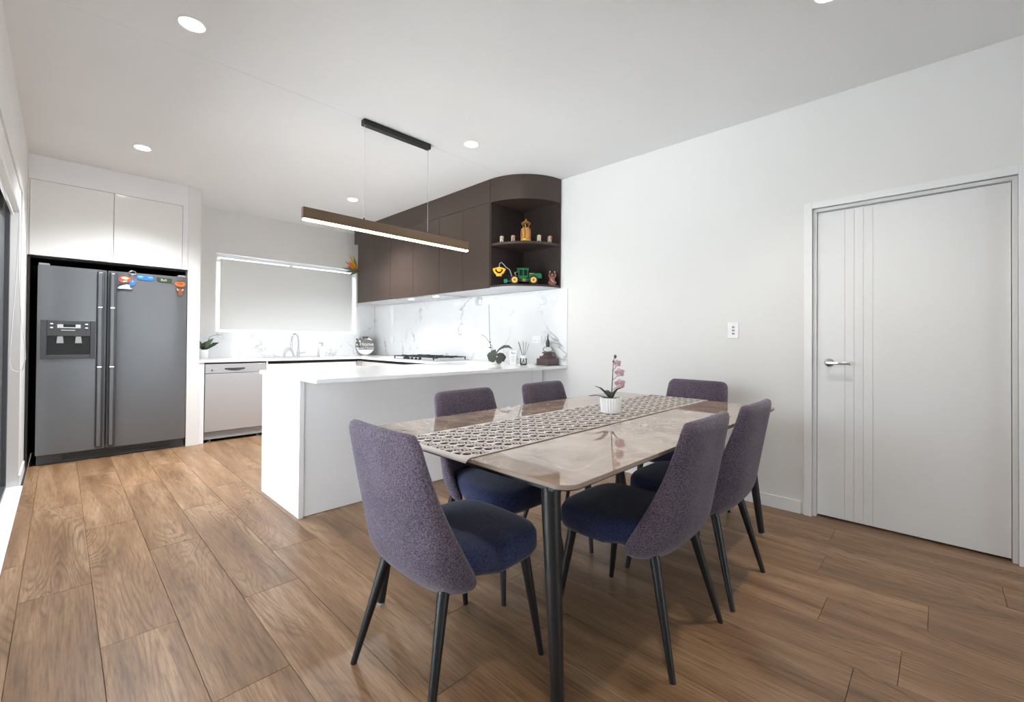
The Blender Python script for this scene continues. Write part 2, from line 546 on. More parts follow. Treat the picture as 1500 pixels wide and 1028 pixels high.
    def mesh(s, name, material, smooth=35):
        bmesh.ops.recalc_face_normals(s.bm, faces=s.bm.faces[:])
        me = bpy.data.meshes.new(name)
        s.bm.to_mesh(me)
        s.bm.free()
        me.materials.append(material)
        if smooth == 35:
            smooth = 46 if s.round else 18
        if smooth:
            for p in me.polygons:
                p.use_smooth = True
            me.set_sharp_from_angle(angle=math.radians(smooth))
        return me
    def build(s, name, material, parent=None, label=None, smooth=35, loc=None):
        o = bpy.data.objects.new(name, s.mesh(name, material, smooth))
        COL.objects.link(o)
        if parent:
            o.parent = parent
        if loc:
            o.location = loc
        if label:
            o['label'] = label
        return o

def tag(o, label, cat, group=None):
    o['label'] = label
    o['category'] = cat
    if group:
        o['group'] = group
    return o

def thing(name, label, cat, loc=(0, 0, 0), rz=0, group=None):
    o = bpy.data.objects.new(name, None)
    o.empty_display_size = 0.05
    COL.objects.link(o)
    o.location = loc
    o.rotation_euler = (0, 0, rz)
    return tag(o, label, cat, group)

def struct(name, mb, m, parent=None, smooth=35):
    o = mb.build(name, m, parent, smooth=smooth)
    if not parent:
        o['kind'] = 'structure'
    return o

def dup(root, loc, rz=None, label=None, group=None):
    r = root.copy()
    COL.objects.link(r)
    r.location = loc
    if rz is not None:
        r.rotation_euler = (0, 0, rz)
    if label:
        r['label'] = label
    if group:
        r['group'] = group
    for ch in list(root.children):
        c = ch.copy()
        COL.objects.link(c)
        c.parent = r
        for g in list(ch.children):
            d = g.copy()
            COL.objects.link(d)
            d.parent = c
    return r

def lettering(txt, size, m, parent, loc, rot, name='lettering', depth=0.0006, align='CENTER'):
    cu = bpy.data.curves.new(name, 'FONT')
    cu.body = txt
    cu.size = size
    cu.extrude = depth
    cu.align_x = align
    cu.align_y = 'CENTER'
    cu.resolution_u = 3
    tmp = bpy.data.objects.new(name + '_tmp', cu)
    COL.objects.link(tmp)
    dg = bpy.context.evaluated_depsgraph_get()
    me = bpy.data.meshes.new_from_object(tmp.evaluated_get(dg))
    bpy.data.objects.remove(tmp)
    me.materials.clear()
    me.materials.append(m)
    o = bpy.data.objects.new(name, me)
    COL.objects.link(o)
    o.parent = parent
    o.location = loc
    o.rotation_euler = rot
    return o

# ------------------------------------------------------------------ the room
XR, XL, YB, YF, ZC = 3.48, -0.215, 6.43, -4.2, 2.76

fl = struct('floor', MB().box(-0.215, 3.75, -4.35, 6.6, -0.12, -0.0125), M['gap'])
# planks run along Y; row edges and butt joints as laid in the room
X0, PW, PL = -0.117, 0.2312, 1.42
joints = {0: 2.835, 1: 2.215, 2: 1.635, 3: 2.20, 4: 2.58, 5: 1.47, 8: 0.216, 10: 0.36, 11: 0.032, 12: 0.436, 13: -0.214, 14: 0.455, 6: 1.13}
plank_cache = {}
def plank_mesh(wd, ln):
    key = (round(wd, 3), round(ln, 3))
    if key not in plank_cache:
        mb = MB()
        a, b, g, c = wd / 2 - 0.0005, ln / 2 - 0.0005, 0.0012, 0.0014
        lo = [mb.bm.verts.new((sx_ * a, sy_ * b, -0.0115)) for sx_, sy_ in ((-1, -1), (1, -1), (1, 1), (-1, 1))]
        mid = [mb.bm.verts.new((sx_ * a, sy_ * b, -c)) for sx_, sy_ in ((-1, -1), (1, -1), (1, 1), (-1, 1))]
        hi = [mb.bm.verts.new((sx_ * (a - g), sy_ * (b - g), 0)) for sx_, sy_ in ((-1, -1), (1, -1), (1, 1), (-1, 1))]
        mb.bm.faces.new(hi)
        for k in range(4):
            j = (k + 1) % 4
            mb.bm.faces.new((lo[k], lo[j], mid[j], mid[k]))
            mb.bm.faces.new((mid[k], mid[j], hi[j], hi[k]))
        plank_cache[key] = mb.mesh('floor_plank', M['plank'], smooth=0)
    return plank_cache[key]
for k in range(-1, 16):
    xa, xb = max(X0 + k * PW, -0.19), min(X0 + (k + 1) * PW, 3.60)
    j = joints.get(k, random.uniform(0, PL))
    y = j - PL * math.ceil((j - YF) / PL)
    while y < 6.44:
        ya, yb = max(y, YF), min(y + PL, 6.44)
        if yb - ya > 0.03:
            o = bpy.data.objects.new('plank', plank_mesh(xb - xa, yb - ya))
            COL.objects.link(o)
            o.parent = fl
            o.location = ((xa + xb) / 2, (ya + yb) / 2, 0)
        y += PL

# ceiling in two sheets that meet in a fine joint over the island
struct('ceiling', MB().box(-0.40, 3.75, 3.0305, 6.6, ZC, ZC + 0.12).box(-0.40, 3.75, -4.35, 3.030, ZC + 0.0008, ZC + 0.12), M['ceiling'], smooth=0)

DY0, DY1, DZ = -0.298, 0.602, 2.035
struct('wall_right', MB().box(XR, 3.60, DY1, 6.58, 0, ZC).box(XR, 3.60, YF, DY0, 0, ZC).box(XR, 3.60, DY0, DY1, DZ, ZC).box(3.60, 3.72, YF, 6.58, 0, ZC), M['wall'], smooth=0)  # solid outer layer is added behind the door to keep out sky light
WX0, WX1, WZ0, WZ1 = 1.335, 3.165, 1.225, 2.21
struct('wall_back', MB().box(-0.36, WX0, YB, 6.58, 0, ZC).box(WX1, XR, YB, 6.58, 0, ZC).box(WX0, WX1, YB, 6.58, 0, WZ0).box(WX0, WX1, YB, 6.58, WZ1, ZC), M['wall'], smooth=0)
OY0, OY1, OZ = 1.0, 5.05, 2.25  # out-of-view near end is set where it balances the room light
struct('wall_left', MB().box(-0.36, XL, OY1, YB, 0, ZC).box(-0.36, XL, YF, OY0, 0, ZC).box(-0.36, XL, OY0, OY1, OZ, ZC), M['wall'], smooth=0)
struct('wall_front', MB().box(-0.36, 0.6, -4.32, YF, 0, ZC).box(3.2, 3.72, -4.32, YF, 0, ZC).box(0.6, 3.2, -4.32, YF, 2.25, ZC).box(0.6, 3.2, -4.32, YF, 0, 0.15), M['wall'], smooth=0)

# sill and frame of the sliding door
struct('trim_1', MB().box(-0.36, -0.19, OY0, OY1, -0.12, 0.004, 0.002), M['trim'])
struct('baseboard_right', MB().box(XR - 0.012, XR - 0.0005, DY1 + 0.06, 2.62, 0, 0.085, 0.002).box(XR - 0.012, XR - 0.0005, YF, DY0 - 0.06, 0, 0.085, 0.002), M['trim'])
struct('baseboard_left', MB().box(XL + 0.0005, XL + 0.012, OY1, 5.62, 0, 0.085, 0.002), M['trim'])

# dark grey sliding door in the left wall: frame, stile, panes
d2 = bpy.data.objects.new('door_2', None)
COL.objects.link(d2)
d2['kind'] = 'structure'
MB().box(-0.355, -0.275, 5.0, OY1, 0.005, OZ - 0.002, 0.003).box(-0.355, -0.275, OY0, OY0 + 0.05, 0.005, OZ - 0.002, 0.003).box(-0.355, -0.275, OY0 + .05, 5.0, 0.005, 0.03).box(-0.355, -0.275, OY0 + .05, 5.0, OZ - 0.05, OZ - 0.002).build('door_frame', M['dark_grey_metal'], d2)
st = MB().box(-0.352, -0.30, 4.40, 4.99, 0.032, OZ - 0.052, 0.003).build('door_stile', M['dark_grey_metal'], d2)
MB().box(-0.301, -0.285, 4.44, 4.47, 0.95, 1.15, 0.004).build('latch', M['black_plastic'], st)
MB().box(-0.33, -0.322, 1.7, 4.395, 0.032, OZ - 0.052).build('pane', M['glass'], d2, smooth=0)
MB().box(-0.33, -0.322, OY0 + 0.055, 1.69, 0.032, OZ - 0.052).build('pane', M['glass'], d2, smooth=0)

# kitchen window behind its blind
w1 = bpy.data.objects.new('window_1', None)
COL.objects.link(w1)
w1['kind'] = 'structure'
fr = MB()
for a in ((WX0 + .001, WX0 + 0.035, WZ0 + .001, WZ1 - .001), (WX1 - 0.035, WX1 - .001, WZ0 + .001, WZ1 - .001), (WX0 + .035, WX1 - .035, WZ0 + .001, WZ0 + 0.035), (WX0 + .035, WX1 - .035, WZ1 - 0.035, WZ1 - .001), (2.23, 2.27, WZ0 + .035, WZ1 - .035)):
    fr.box(a[0], a[1], 6.53, 6.575, a[2], a[3])
fr.build('window_frame', M['trim'], w1)
MB().box(WX0 + .035, 2.23, 6.55, 6.556, WZ0 + .035, WZ1 - .035).build('pane', M['glass'], w1, smooth=0)
MB().box(2.27, WX1 - .035, 6.55, 6.556, WZ0 + .035, WZ1 - .035).build('pane', M['glass'], w1, smooth=0)

# unseen window behind the camera, added to bring in fill light
w2 = bpy.data.objects.new('window_fill', None)
COL.objects.link(w2)
w2['kind'] = 'structure'
fr = MB()
for a in ((0.6, 0.65, 0.15, 2.25), (3.15, 3.2, 0.15, 2.25), (0.65, 3.15, 0.15, 0.2), (0.65, 3.15, 2.2, 2.25), (1.87, 1.93, 0.2, 2.2)):
    fr.box(a[0], a[1], -4.30, -4.22, a[2], a[3])
fr.build('window_frame', M['dark_grey_metal'], w2)
MB().box(0.65, 1.87, -4.27, -4.26, 0.2, 2.2).build('pane', M['glass'], w2, smooth=0)
MB().box(1.93, 3.15, -4.27, -4.26, 0.2, 2.2).build('pane', M['glass'], w2, smooth=0)

# paving outside the doors
struct('ground_outside', MB().box(-14, -0.365, -16, 14, -0.25, -0.13).box(-0.365, 9, 6.6, 14, -0.25, -0.13).box(-0.365, 9, -16, -4.36, -0.25, -0.13), M['concrete'], smooth=0)

# interior door with its jamb
d1 = bpy.data.objects.new('door_1', None)
COL.objects.link(d1)
d1['kind'] = 'structure'
lf = MB()
LY0, LY1 = DY0 + 0.022, DY1 - 0.022
lf.box(3.527, 3.56, LY0, LY1, 0.012, DZ - 0.024)
gro = [0.4325, 0.3855, 0.3395, 0.2925]
edges = [LY1] + gro + [LY0]
for a, b in zip(edges, edges[1:]):
    lf.box(3.522, 3.527, b + (0.0015 if b != LY0 else 0), a - (0.0015 if a != LY1 else 0), 0.012, DZ - 0.024)
leaf = lf.build('door_leaf', M['door'], d1, smooth=0)
j = MB()
j.box(3.495, 3.60, DY1 - 0.019, DY1 - 0.0005, 0, DZ - 0.019).box(3.495, 3.60, DY0 + 0.0005, DY0 + 0.019, 0, DZ - 0.019).box(3.495, 3.60, DY0 + .0005, DY1 - .0005, DZ - 0.019, DZ - 0.0005)
j.box(3.562, 3.575, DY1 - 0.032, DY1 - 0.019, 0, DZ - 0.019).box(3.562, 3.575, DY0 + 0.019, DY0 + 0.032, 0, DZ - 0.019)
j.build('door_jamb', M['trim'], d1, smooth=0)
h = thing('tmp', 'x', 'x')
bpy.data.objects.remove(h)
hd = MB().lathe([(0.028, 0.0), (0.028, 0.006), (0.024, 0.010)], (0, 0, 0), 28, 'x').build('handle_rose', M['chrome'], d1, loc=(3.522, 0.515, 1.018))
hd.scale = (-1, 1, 1)
MB().tube((3.515, 0.515, 1.018), (3.468, 0.515, 1.018), 0.009).box(3.456, 3.470, 0.395, 0.526, 1.008, 1.027, 0.003).build('handle_lever', M['chrome'], d1)

# architrave
t = MB()
t.box(XR - 0.016, XR + 0.014, DY1 - 0.0, DY1 + 0.045, 0, DZ + 0.045, 0.002)
t.box(XR - 0.016, XR + 0.014, DY0 - 0.045, DY0 + 0.0, 0, DZ + 0.045, 0.002)
t.box(XR - 0.016, XR + 0.014, DY0 - 0.0, DY1 + 0.0, DZ, DZ + 0.045, 0.002)
struct('trim_2', t, M['trim'])

# pier between fridge and kitchen run
struct('wall_pier', MB().box(0.935, 1.045, 5.72, YB, 0, ZC), M['wall'], smooth=0)

# ------------------------------------------------------------------ fridge and the cupboard over it
al = bpy.data.objects.new('trim_3', None)
COL.objects.link(al)
al['kind'] = 'structure'
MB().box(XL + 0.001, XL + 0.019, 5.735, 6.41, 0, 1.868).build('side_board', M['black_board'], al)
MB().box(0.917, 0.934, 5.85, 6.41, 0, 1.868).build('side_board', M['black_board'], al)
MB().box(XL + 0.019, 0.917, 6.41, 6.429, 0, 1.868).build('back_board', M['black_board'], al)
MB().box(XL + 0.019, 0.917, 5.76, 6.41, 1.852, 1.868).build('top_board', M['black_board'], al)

oc = thing('overhead_cupboard', 'white gloss two door cupboard above the fridge', 'cabinet', (0, 0, 0))
MB().box(XL + 0.001, 0.934, 5.742, 6.429, 1.872, ZC - 0.001).box(XL + 0.001, 0.934, 5.722, 5.742, 2.543, ZC - 0.001).box(XL + 0.001, -0.206, 5.722, 5.742, 1.872, 2.543).box(0.886, 0.934, 5.722, 5.742, 1.872, 2.543).build('carcass', M['white_satin'], oc)
MB().box(-0.202, 0.3435, 5.720, 5.741, 1.872, 2.539, 0.0012).build('door', M['white_gloss'], oc)
MB().box(0.3475, 0.8825, 5.720, 5.741, 1.872, 2.539, 0.0012).build('door', M['white_gloss'], oc)

fg = thing('fridge', 'dark grey side by side fridge with water dispenser', 'fridge', (0, 0, 0))
MB().box(-0.135, 0.915, 5.782, 6.38, 0.03, 1.775, 0.004).build('fridge_body', M['dark_plastic'], fg)
def fdoor(x0, x1, name):
    mb = MB()
    n = 10
    P = []
    for k in range(n + 1):
        u = k / n
        P.append((x0 + (x1 - x0) * u, 5.715 - 0.012 * math.sin(PI * u) ** 0.6 if 0 < k < n else 5.722))
    poly = P + [(x1, 5.78), (x0, 5.78)]
    mb.prism(poly, 0.092, 1.788, 'z', 0.003)
    return mb.build(name, M['steel_grey'], fg)
fz = fdoor(-0.148, 0.303, 'freezer_door')
fd = fdoor(0.311, 0.928, 'fridge_door')
def fhandle(x, par):
    MB().box(x - 0.026, x + 0.026, 5.676, 5.708, 0.105, 1.772, 0.010, 3).build('handle', M['dark_plastic'], par)
    mb = MB()
    mb.box(x - 0.020, x + 0.008, 5.668, 5.68, 0.875, 1.425, 0.005).box(x - 0.020, x + 0.008, 5.668, 5.68, 0.12, 0.862, 0.005).box(x - 0.020, x + 0.008, 5.668, 5.68, 1.435, 1.76, 0.005)
    mb.build('handle_grip', M['steel_grey'], par)
    for z in (1.425, 0.863):
        MB().box(x - 0.020, x + 0.010, 5.666, 5.682, z, z + 0.0105).build('handle_ring', M['chrome'], par)
fhandle(0.262, fz)
fhandle(0.348, fd)
# dispenser: frame, recess, display, buttons, levers
dm = MB()
dm.box(-0.126, -0.088, 5.688, 5.712, 0.95, 1.30, 0.004).box(0.192, 0.226, 5.688, 5.712, 0.95, 1.30, 0.004).box(-0.088, 0.192, 5.688, 5.712, 1.155, 1.30, 0.004).box(-0.088, 0.192, 5.688, 5.712, 0.95, 0.985, 0.004)
dp = dm.build('dispenser_frame', M['dark_plastic'], fz)
MB().box(-0.088, 0.192, 5.702, 5.712, 0.985, 1.155).build('dispenser_recess', M['black_plastic'], fz)
MB().box(-0.023, 0.015, 5.683, 5.69, 1.229, 1.262, 0.002).box(0.094, 0.127, 5.683, 5.69, 1.229, 1.262, 0.002).box(0.015, 0.094, 5.683, 5.69, 1.229, 1.237).build('display_bezel', M['silver_plastic'], fz)
MB().box(0.015, 0.094, 5.684, 5.689, 1.238, 1.262).build('display', M['toy_dark'], fz)
for bx, bz in ((-0.058, 1.266), (-0.058, 1.232), (0.166, 1.266), (0.166, 1.232)):
    MB().lathe([(0.0085, 0), (0.0085, 0.004), (0.005, 0.006)], (0, 0, 0), 14, 'y').build('button', M['white_plastic'], fz, loc=(bx, 5.684, bz)).scale = (1.3, -1, 0.75)
MB().box(0.0, 0.092, 5.684, 5.689, 1.206, 1.213, 0.002).build('lock_slider', M['silver_plastic'], fz)
for nx in (-0.004, 0.115):
    MB().prism([(nx - 0.017, 1.155), (nx + 0.017, 1.155), (nx + 0.023, 1.092), (nx - 0.023, 1.092)], 5.692, 5.702, 'y').build('dispenser_lever', M['grey_plastic'], fz)
kg = MB().box(-0.14, 0.92, 5.735, 5.79, 0.004, 0.088, 0.004)
kp = kg.build('kick_grille', M['dark_plastic'], fg)
MB().box(0.02, 0.80, 5.729, 5.736, 0.030, 0.036).box(0.02, 0.80, 5.729, 5.736, 0.048, 0.054).box(0.02, 0.80, 5.729, 5.736, 0.066, 0.072).build('grille_slats', M['black_plastic'], kp)
for bx in (-0.11, 0.885):
    MB().box(bx - 0.035, bx + 0.035, 5.73, 5.86, 1.789, 1.808, 0.004).build('hinge_cover', M['grey_plastic'], fg)

# magnets on the right hand fridge door
YM = 5.6985
def magnet(name, label, x, z, poly, m, th=0.006):
    o = thing(name, label, 'magnet', (x, YM, z))
    MB().prism(poly, -th, 0.0, 'y', 0.0012).build('magnet_body', m, o)
    return o
def circ(rx, rz, n=18, cx=0, cz=0):
    return [(cx + rx * math.cos(2 * PI * k / n), cz + rz * math.sin(2 * PI * k / n)) for k in range(n)]
o = magnet('magnet', 'brick red crab shaped magnet at the left of the fridge magnets', 0.430, 1.715, [(-0.045, 0.0), (-0.03, 0.028), (-0.012, 0.03), (0.0, 0.042), (0.018, 0.03), (0.045, 0.022), (0.05, -0.004), (0.03, -0.03), (0.0, -0.022), (-0.022, -0.04), (-0.04, -0.02)], M['magnet_red'])
MB().prism([(-0.03, 0.016), (0.004, 0.026), (0.032, 0.012), (0.01, -0.002), (-0.018, 0.004)], -0.009, -0.006, 'y').build('pale_patch', M['magnet_cream'], o)
MB().prism([(-0.012, -0.014), (0.018, -0.010), (0.016, -0.022), (-0.014, -0.028)], -0.009, -0.006, 'y').build('pale_patch', M['magnet_cream'], o)
o = magnet('magnet', 'white sailed harbour building magnet with dark base below the red one', 0.432, 1.640, [(-0.058, -0.028), (0.058, -0.028), (0.058, -0.018), (-0.058, -0.018)], M['navy'])
MB().prism([(-0.056, -0.018), (-0.02, -0.018), (-0.005, 0.012), (-0.014, 0.018), (-0.042, 0.002)], -0.005, -0.001, 'y').build('sail', M['sign_white'], o)
MB().prism([(-0.018, -0.018), (0.022, -0.018), (0.036, 0.0), (0.034, 0.024), (0.004, 0.026), (-0.012, 0.010)], -0.007, -0.001, 'y').build('sail', M['magnet_sail'], o)
MB().prism([(0.02, -0.018), (0.056, -0.018), (0.044, -0.008), (0.030, -0.002)], -0.006, -0.001, 'y').build('sail', M['magnet_sail'], o)
MB().prism([(-0.055, 0.012), (-0.016, 0.02), (-0.018, 0.028), (-0.052, 0.024)], -0.004, -0.001, 'y').build('dark_panel', M['navy'], o)
o = thing('bottle_opener_magnet', 'silver bottle opener magnet with a blue end standing above the fridge door', 'magnet', (0.487, YM, 1.70))
ring = MB()
pts = [(0.026 * math.cos(a), -0.004, 0.085 + 0.018 * math.sin(a)) for a in [2 * PI * k / 16 for k in range(17)]]
ring.path(pts, 0.005, 8)
ring.prism([(-0.010, 0.068), (0.010, 0.068), (0.008, 0.01), (-0.008, 0.01)], -0.007, -0.001, 'y')
ring.build('opener_ring', M['chrome'], o)
MB().prism([(-0.018, 0.008), (0.018, 0.008), (0.022, -0.02), (0.012, -0.04), (-0.014, -0.04), (-0.022, -0.02)], -0.008, 0, 'y', 0.001).build('blue_end', M['blue'], o)
MB().prism(circ(0.008, 0.010, 12, 0.0, 0.0), -0.011, -0.008, 'y').build('pale_dot', M['blue_pale'], o)
o = magnet('magnet', 'long blue banner magnet in the middle of the row', 0.582, 1.745, [(-0.066, 0.018), (-0.06, 0.024), (0.06, 0.022), (0.066, 0.014), (0.064, -0.022), (0.0, -0.024), (-0.05, -0.018), (-0.064, -0.008)], M['blue'])
MB().prism(circ(0.022, 0.010, 14, -0.036, 0.008), -0.008, -0.006, 'y').build('pale_wave', M['blue_pale'], o)
MB().prism(circ(0.020, 0.007, 14, 0.040, 0.008), -0.008, -0.006, 'y').build('pale_wave', M['blue_pale'], o)
o = magnet('magnet', 'dark green plaque magnet with pale lettering', 0.736, 1.741, [(-0.064, 0.022), (0.055, 0.020), (0.064, 0.006), (0.058, -0.022), (-0.05, -0.024), (-0.06, -0.004)], M['magnet_green'])
lettering('Bali', 0.036, M['magnet_pale'], o, (-0.006, -0.0068, -0.003), (PI / 2, 0, 0))
o = magnet('magnet', 'round orange bowl shaped magnet at the top right of the fridge door', 0.866, 1.712, circ(0.044, 0.030), M['orange'])
MB().prism(circ(0.026, 0.015, 16, 0.0, 0.004), -0.008, -0.006, 'y').build('red_centre', M['magnet_red'], o)
MB().prism([(-0.036, 0.022), (0.04, 0.026), (0.036, 0.034), (-0.024, 0.032)], -0.008, -0.006, 'y').build('green_rim', M['magnet_green'], o)
o = magnet('magnet', 'small brown clay pot shaped magnet below the orange one', 0.866, 1.634, [(-0.036, 0.036), (-0.018, 0.028), (0.018, 0.030), (0.036, 0.036), (0.028, 0.006), (0.016, -0.006), (0.018, -0.042), (-0.018, -0.042), (-0.016, -0.006), (-0.03, 0.008)], M['magnet_brown'])
MB().prism([(-0.03, 0.028), (-0.016, 0.022), (-0.012, 0.004), (-0.024, 0.010)], -0.008, -0.006, 'y').build('pale_patch', M['magnet_cream'], o)
MB().prism([(0.016, 0.022), (0.03, 0.028), (0.024, 0.012), (0.014, 0.006)], -0.008, -0.006, 'y').build('pale_patch', M['magnet_cream'], o)

# ------------------------------------------------------------------ kitchen base run
ZB = 0.905          # worktop height
BF, BT = 2.65, 0.025
# worktop: one continuous U
wt = MB()
U = [(1.062, 2.65), (3.469, 2.62), (3.469, 6.419), (1.046, 6.419), (1.046, 5.725), (2.86, 5.725), (2.86, 3.72), (1.062, 3.72)]
wt.prism(U, ZB - BT, ZB, 'z', 0.0015)
tag(wt.build('worktop', M['bench'], None, smooth=20), 'polished white stone worktop running round the kitchen and over the peninsula', 'worktop')

pn = thing('peninsula', 'white peninsula base under the overhanging worktop', 'cabinet', (0, 0, 0))
MB().box(1.066, 1.096, 2.920, 3.66, 0, ZB - BT - 0.001, 0.001).build('end_panel', M['white_satin'], pn)
MB().box(1.096, 3.30, 2.926, 2.946, 0.004, ZB - BT - 0.001).build('front_panel', M['white_satin'], pn)
MB().box(3.303, 3.467, 2.926, 2.946, 0.004, ZB - BT - 0.001).build('front_panel', M['white_satin'], pn)
MB().box(1.096, 2.858, 3.60, 3.62, 0.10, ZB - BT - 0.03).box(1.096, 2.858, 2.946, 3.60, 0.10, 0.12).build('carcass', M['white_satin'], pn)

sb = thing('sink_base_cabinet', 'white base cabinet with dark finger gap under the sink', 'cabinet', (0, 0, 0))
MB().box(1.728, 3.46, 5.77, 6.41, 0.10, ZB - BT - 0.03).box(1.728, 3.46, 5.81, 5.83, 0.004, 0.10).build('carcass', M['white_satin'], sb)
MB().box(1.708, 1.727, 5.735, 6.41, 0.004, ZB - BT - 0.001).build('side_panel', M['white_satin'], sb)
for a, b in ((1.731, 2.29), (2.293, 2.83)):
    MB().box(a, b, 5.745, 5.768, 0.10, ZB - BT - 0.035, 0.001).build('door', M['white_gloss'], sb)
MB().box(1.728, 2.85, 5.752, 5.77, ZB - BT - 0.034, ZB - BT - 0.001).build('finger_gap', M['gap'], sb)
rb = thing('cooktop_base_cabinet', 'white drawer cabinet under the gas cooktop', 'cabinet', (0, 0, 0))
MB().box(2.925, 3.46, 3.66, 5.768, 0.10, ZB - BT - 0.03).build('carcass', M['white_satin'], rb)
for a, b in ((3.68, 4.20), (4.203, 4.90), (4.903, 5.70)):
    for z0, z1 in ((0.10, 0.47), (0.475, ZB - BT - 0.035)):
        MB().box(2.90, 2.924, a, b, z0, z1, 0.001).build('drawer', M['white_gloss'], rb)
MB().box(2.905, 2.924, 3.68, 5.70, ZB - BT - 0.034, ZB - BT - 0.001).build('finger_gap', M['gap'], rb)

ep = MB().box(1.047, 1.094, 5.735, 6.41, 0.001, ZB - BT - 0.001)
tag(ep.build('end_panel', M['white_satin']), 'narrow white end panel between the pier and the dishwasher', 'panel')

dw = thing('dishwasher', 'stainless steel dishwasher under the back worktop', 'dishwasher', (0, 0, 0))
MB().box(1.100, 1.704, 5.775, 6.38, 0.06, 0.868).build('tub', M['dark_plastic'], dw)
MB().box(1.102, 1.702, 5.738, 5.773, 0.118, 0.756, 0.004).build('dishwasher_door', M['steel'], dw)
cp = MB().box(1.102, 1.702, 5.735, 5.773, 0.760, 0.862, 0.004).build('control_panel', M['steel'], dw)
MB().prism([(1.285 + 0.2 * k / 8, 0.800 - 0.016 * math.sin(PI * k / 8)) for k in range(9)] + [(1.485, 0.815), (1.285, 0.815)], 5.731, 5.736, 'y').build('handle_recess', M['dark_plastic'], cp)
MB().lathe([(0.009, 0), (0.009, 0.004), (0.006, 0.006)], (0, 0, 0), 16, 'y').build('button', M['dark_plastic'], cp, loc=(1.165, 5.7345, 0.795)).scale = (1, -1, 1)
MB().box(1.104, 1.700, 5.760, 5.79, 0.032, 0.113, 0.002).build('kick_plate', M['grey_plastic'], dw)
for fx_, fy_ in ((1.16, 5.80), (1.64, 5.80), (1.16, 6.33), (1.64, 6.33)):
    MB().lathe([(0.018, 0.0), (0.018, 0.012), (0.008, 0.016), (0.008, 0.062)], (fx_, fy_, 0), 14).build('foot', M['grey_plastic'], dw)

# splashbacks
tag(MB().box(3.470, 3.4795, 2.62, 6.4185, ZB + 0.0008, 1.668).build('splashback', M['marble'], smooth=0), 'glossy white marble splashback behind the cooktop on the right wall', 'splashback')
tag(MB().box(1.047, 3.469, 6.4195, 6.4295, ZB + 0.0008, 1.222).box(3.168, 3.469, 6.4195, 6.4295, 1.222, 1.668).build('splashback', M['marble'], smooth=0), 'low white marble splashback under the kitchen window behind the tap', 'splashback')

# upper cabinets on the right wall
XU, ZU, ZS = 2.977, 1.675, 2.53
def upper(name, label, y0, y1, split):
    o = thing(name, label, 'cabinet', (0, 0, 0))
    MB().box(XU + 0.022, 3.469, y0 + .0005, y1 - .0005, ZU + 0.004, ZS).build('carcass', M['brown_in'], o)
    MB().box(XU + 0.022, 3.469, y0 + .0005, y1 - .0005, ZU, ZU + 0.004).build('underside', M['hood_steel'], o)
    ys = [y0] + split + [y1]
    for a, b in zip(ys, ys[1:]):
        MB().box(XU, XU + 0.021, a + 0.0016, b - 0.0016, ZU - 0.004, ZS - 0.0015, 0.001).build('door', M['brown'], o)
    return o
uA = upper('upper_cabinet', 'dark brown upper cabinet next to the open curved shelves', 3.2165, 4.055, [3.642])
uB = upper('upper_cabinet', 'dark brown upper cabinet over the cooktop with lit hood lamps', 4.056, 5.11, [4.586])
uC = upper('upper_cabinet', 'dark brown upper cabinet at the window end of the row', 5.111, 6.01, [5.56])
for o, g_ in ((uA, 0), (uB, 0), (uC, 0)):
    o['group'] = 'dark brown upper cabinets'
hood = MB().box(3.02, 3.44, 4.12, 5.04, ZU - 0.012, ZU - 0.0005, 0.002).build('hood_panel', M['hood_steel'], uB)
for ly in (4.28, 4.81):
    MB().lathe([(0.032, -0.004), (0.032, 0.0)], (3.10, ly, ZU - 0.0125), 20).build('hood_lamp', M['hood_lamp'], hood)
    L = bpy.data.lights.new('hood_spot', 'SPOT')
    L.energy = 6
    L.spot_size = math.radians(120)
    L.spot_blend = 0.8
    L.shadow_soft_size = 0.03
    L.color = (0.93, 0.97, 1.0)
    lo = bpy.data.objects.new('hood_spot', L)
    COL.objects.link(lo)
    lo.location = (3.10, ly, ZU - 0.03)
tag(MB().box(XU - 0.002, 3.469, 3.2165, 6.115, ZS + 0.002, ZC - 0.001, 0.001).build('cabinet_bulkhead', M['brown']), 'dark brown boxed filler between the upper cabinets and the ceiling', 'panel')

cs = thing('curved_corner_shelf', 'dark brown open shelf unit with quarter round shelves at the cabinet end', 'shelf', (0, 0, 0))
CX, CY, CR = 3.469, 3.213, 0.508
def arc(r, n=24, y_in=0.0):
    return [(CX - r * math.cos(PI / 2 * k / n), CY - r * math.sin(PI / 2 * k / n) * (CR + 0.016) / CR) for k in range(n + 1)]
def quarter(r):
    return [(CX, CY)] + arc(r)
# curved fascia under the ceiling
outer, inner = arc(CR - 0.012), arc(CR - 0.03)
MB().prism([(XU, CY)] + [(x, y) for x, y in arc(CX - XU)] + [(CX, CY)], ZS - 0.008, ZC - 0.001, 'z').build('fascia', M['brown'], cs, smooth=30)
MB().prism(quarter(CX - XU), ZU + 0.001, ZU + 0.019, 'z').build('bottom_shelf', M['brown_in'], cs)
MB().prism(quarter(CX - XU - 0.004), ZU - 0.004, ZU + 0.0005, 'z').build('underside', M['hood_steel'], cs)
MB().prism(quarter(CX - XU - 0.012), 2.090, 2.114, 'z').build('middle_shelf', M['brown'], cs)
MB().box(XU + 0.002, CX - 0.012, CY - 0.0155, CY - 0.0005, ZU + 0.019, ZS - 0.008).build('side_board', M['brown_in'], cs)
MB().box(CX - 0.0115, CX - 0.0005, CY - (CX - XU) * 1.03, CY - 0.0005, ZU + 0.019, ZS - 0.008).build('back_board', M['brown_in'], cs)

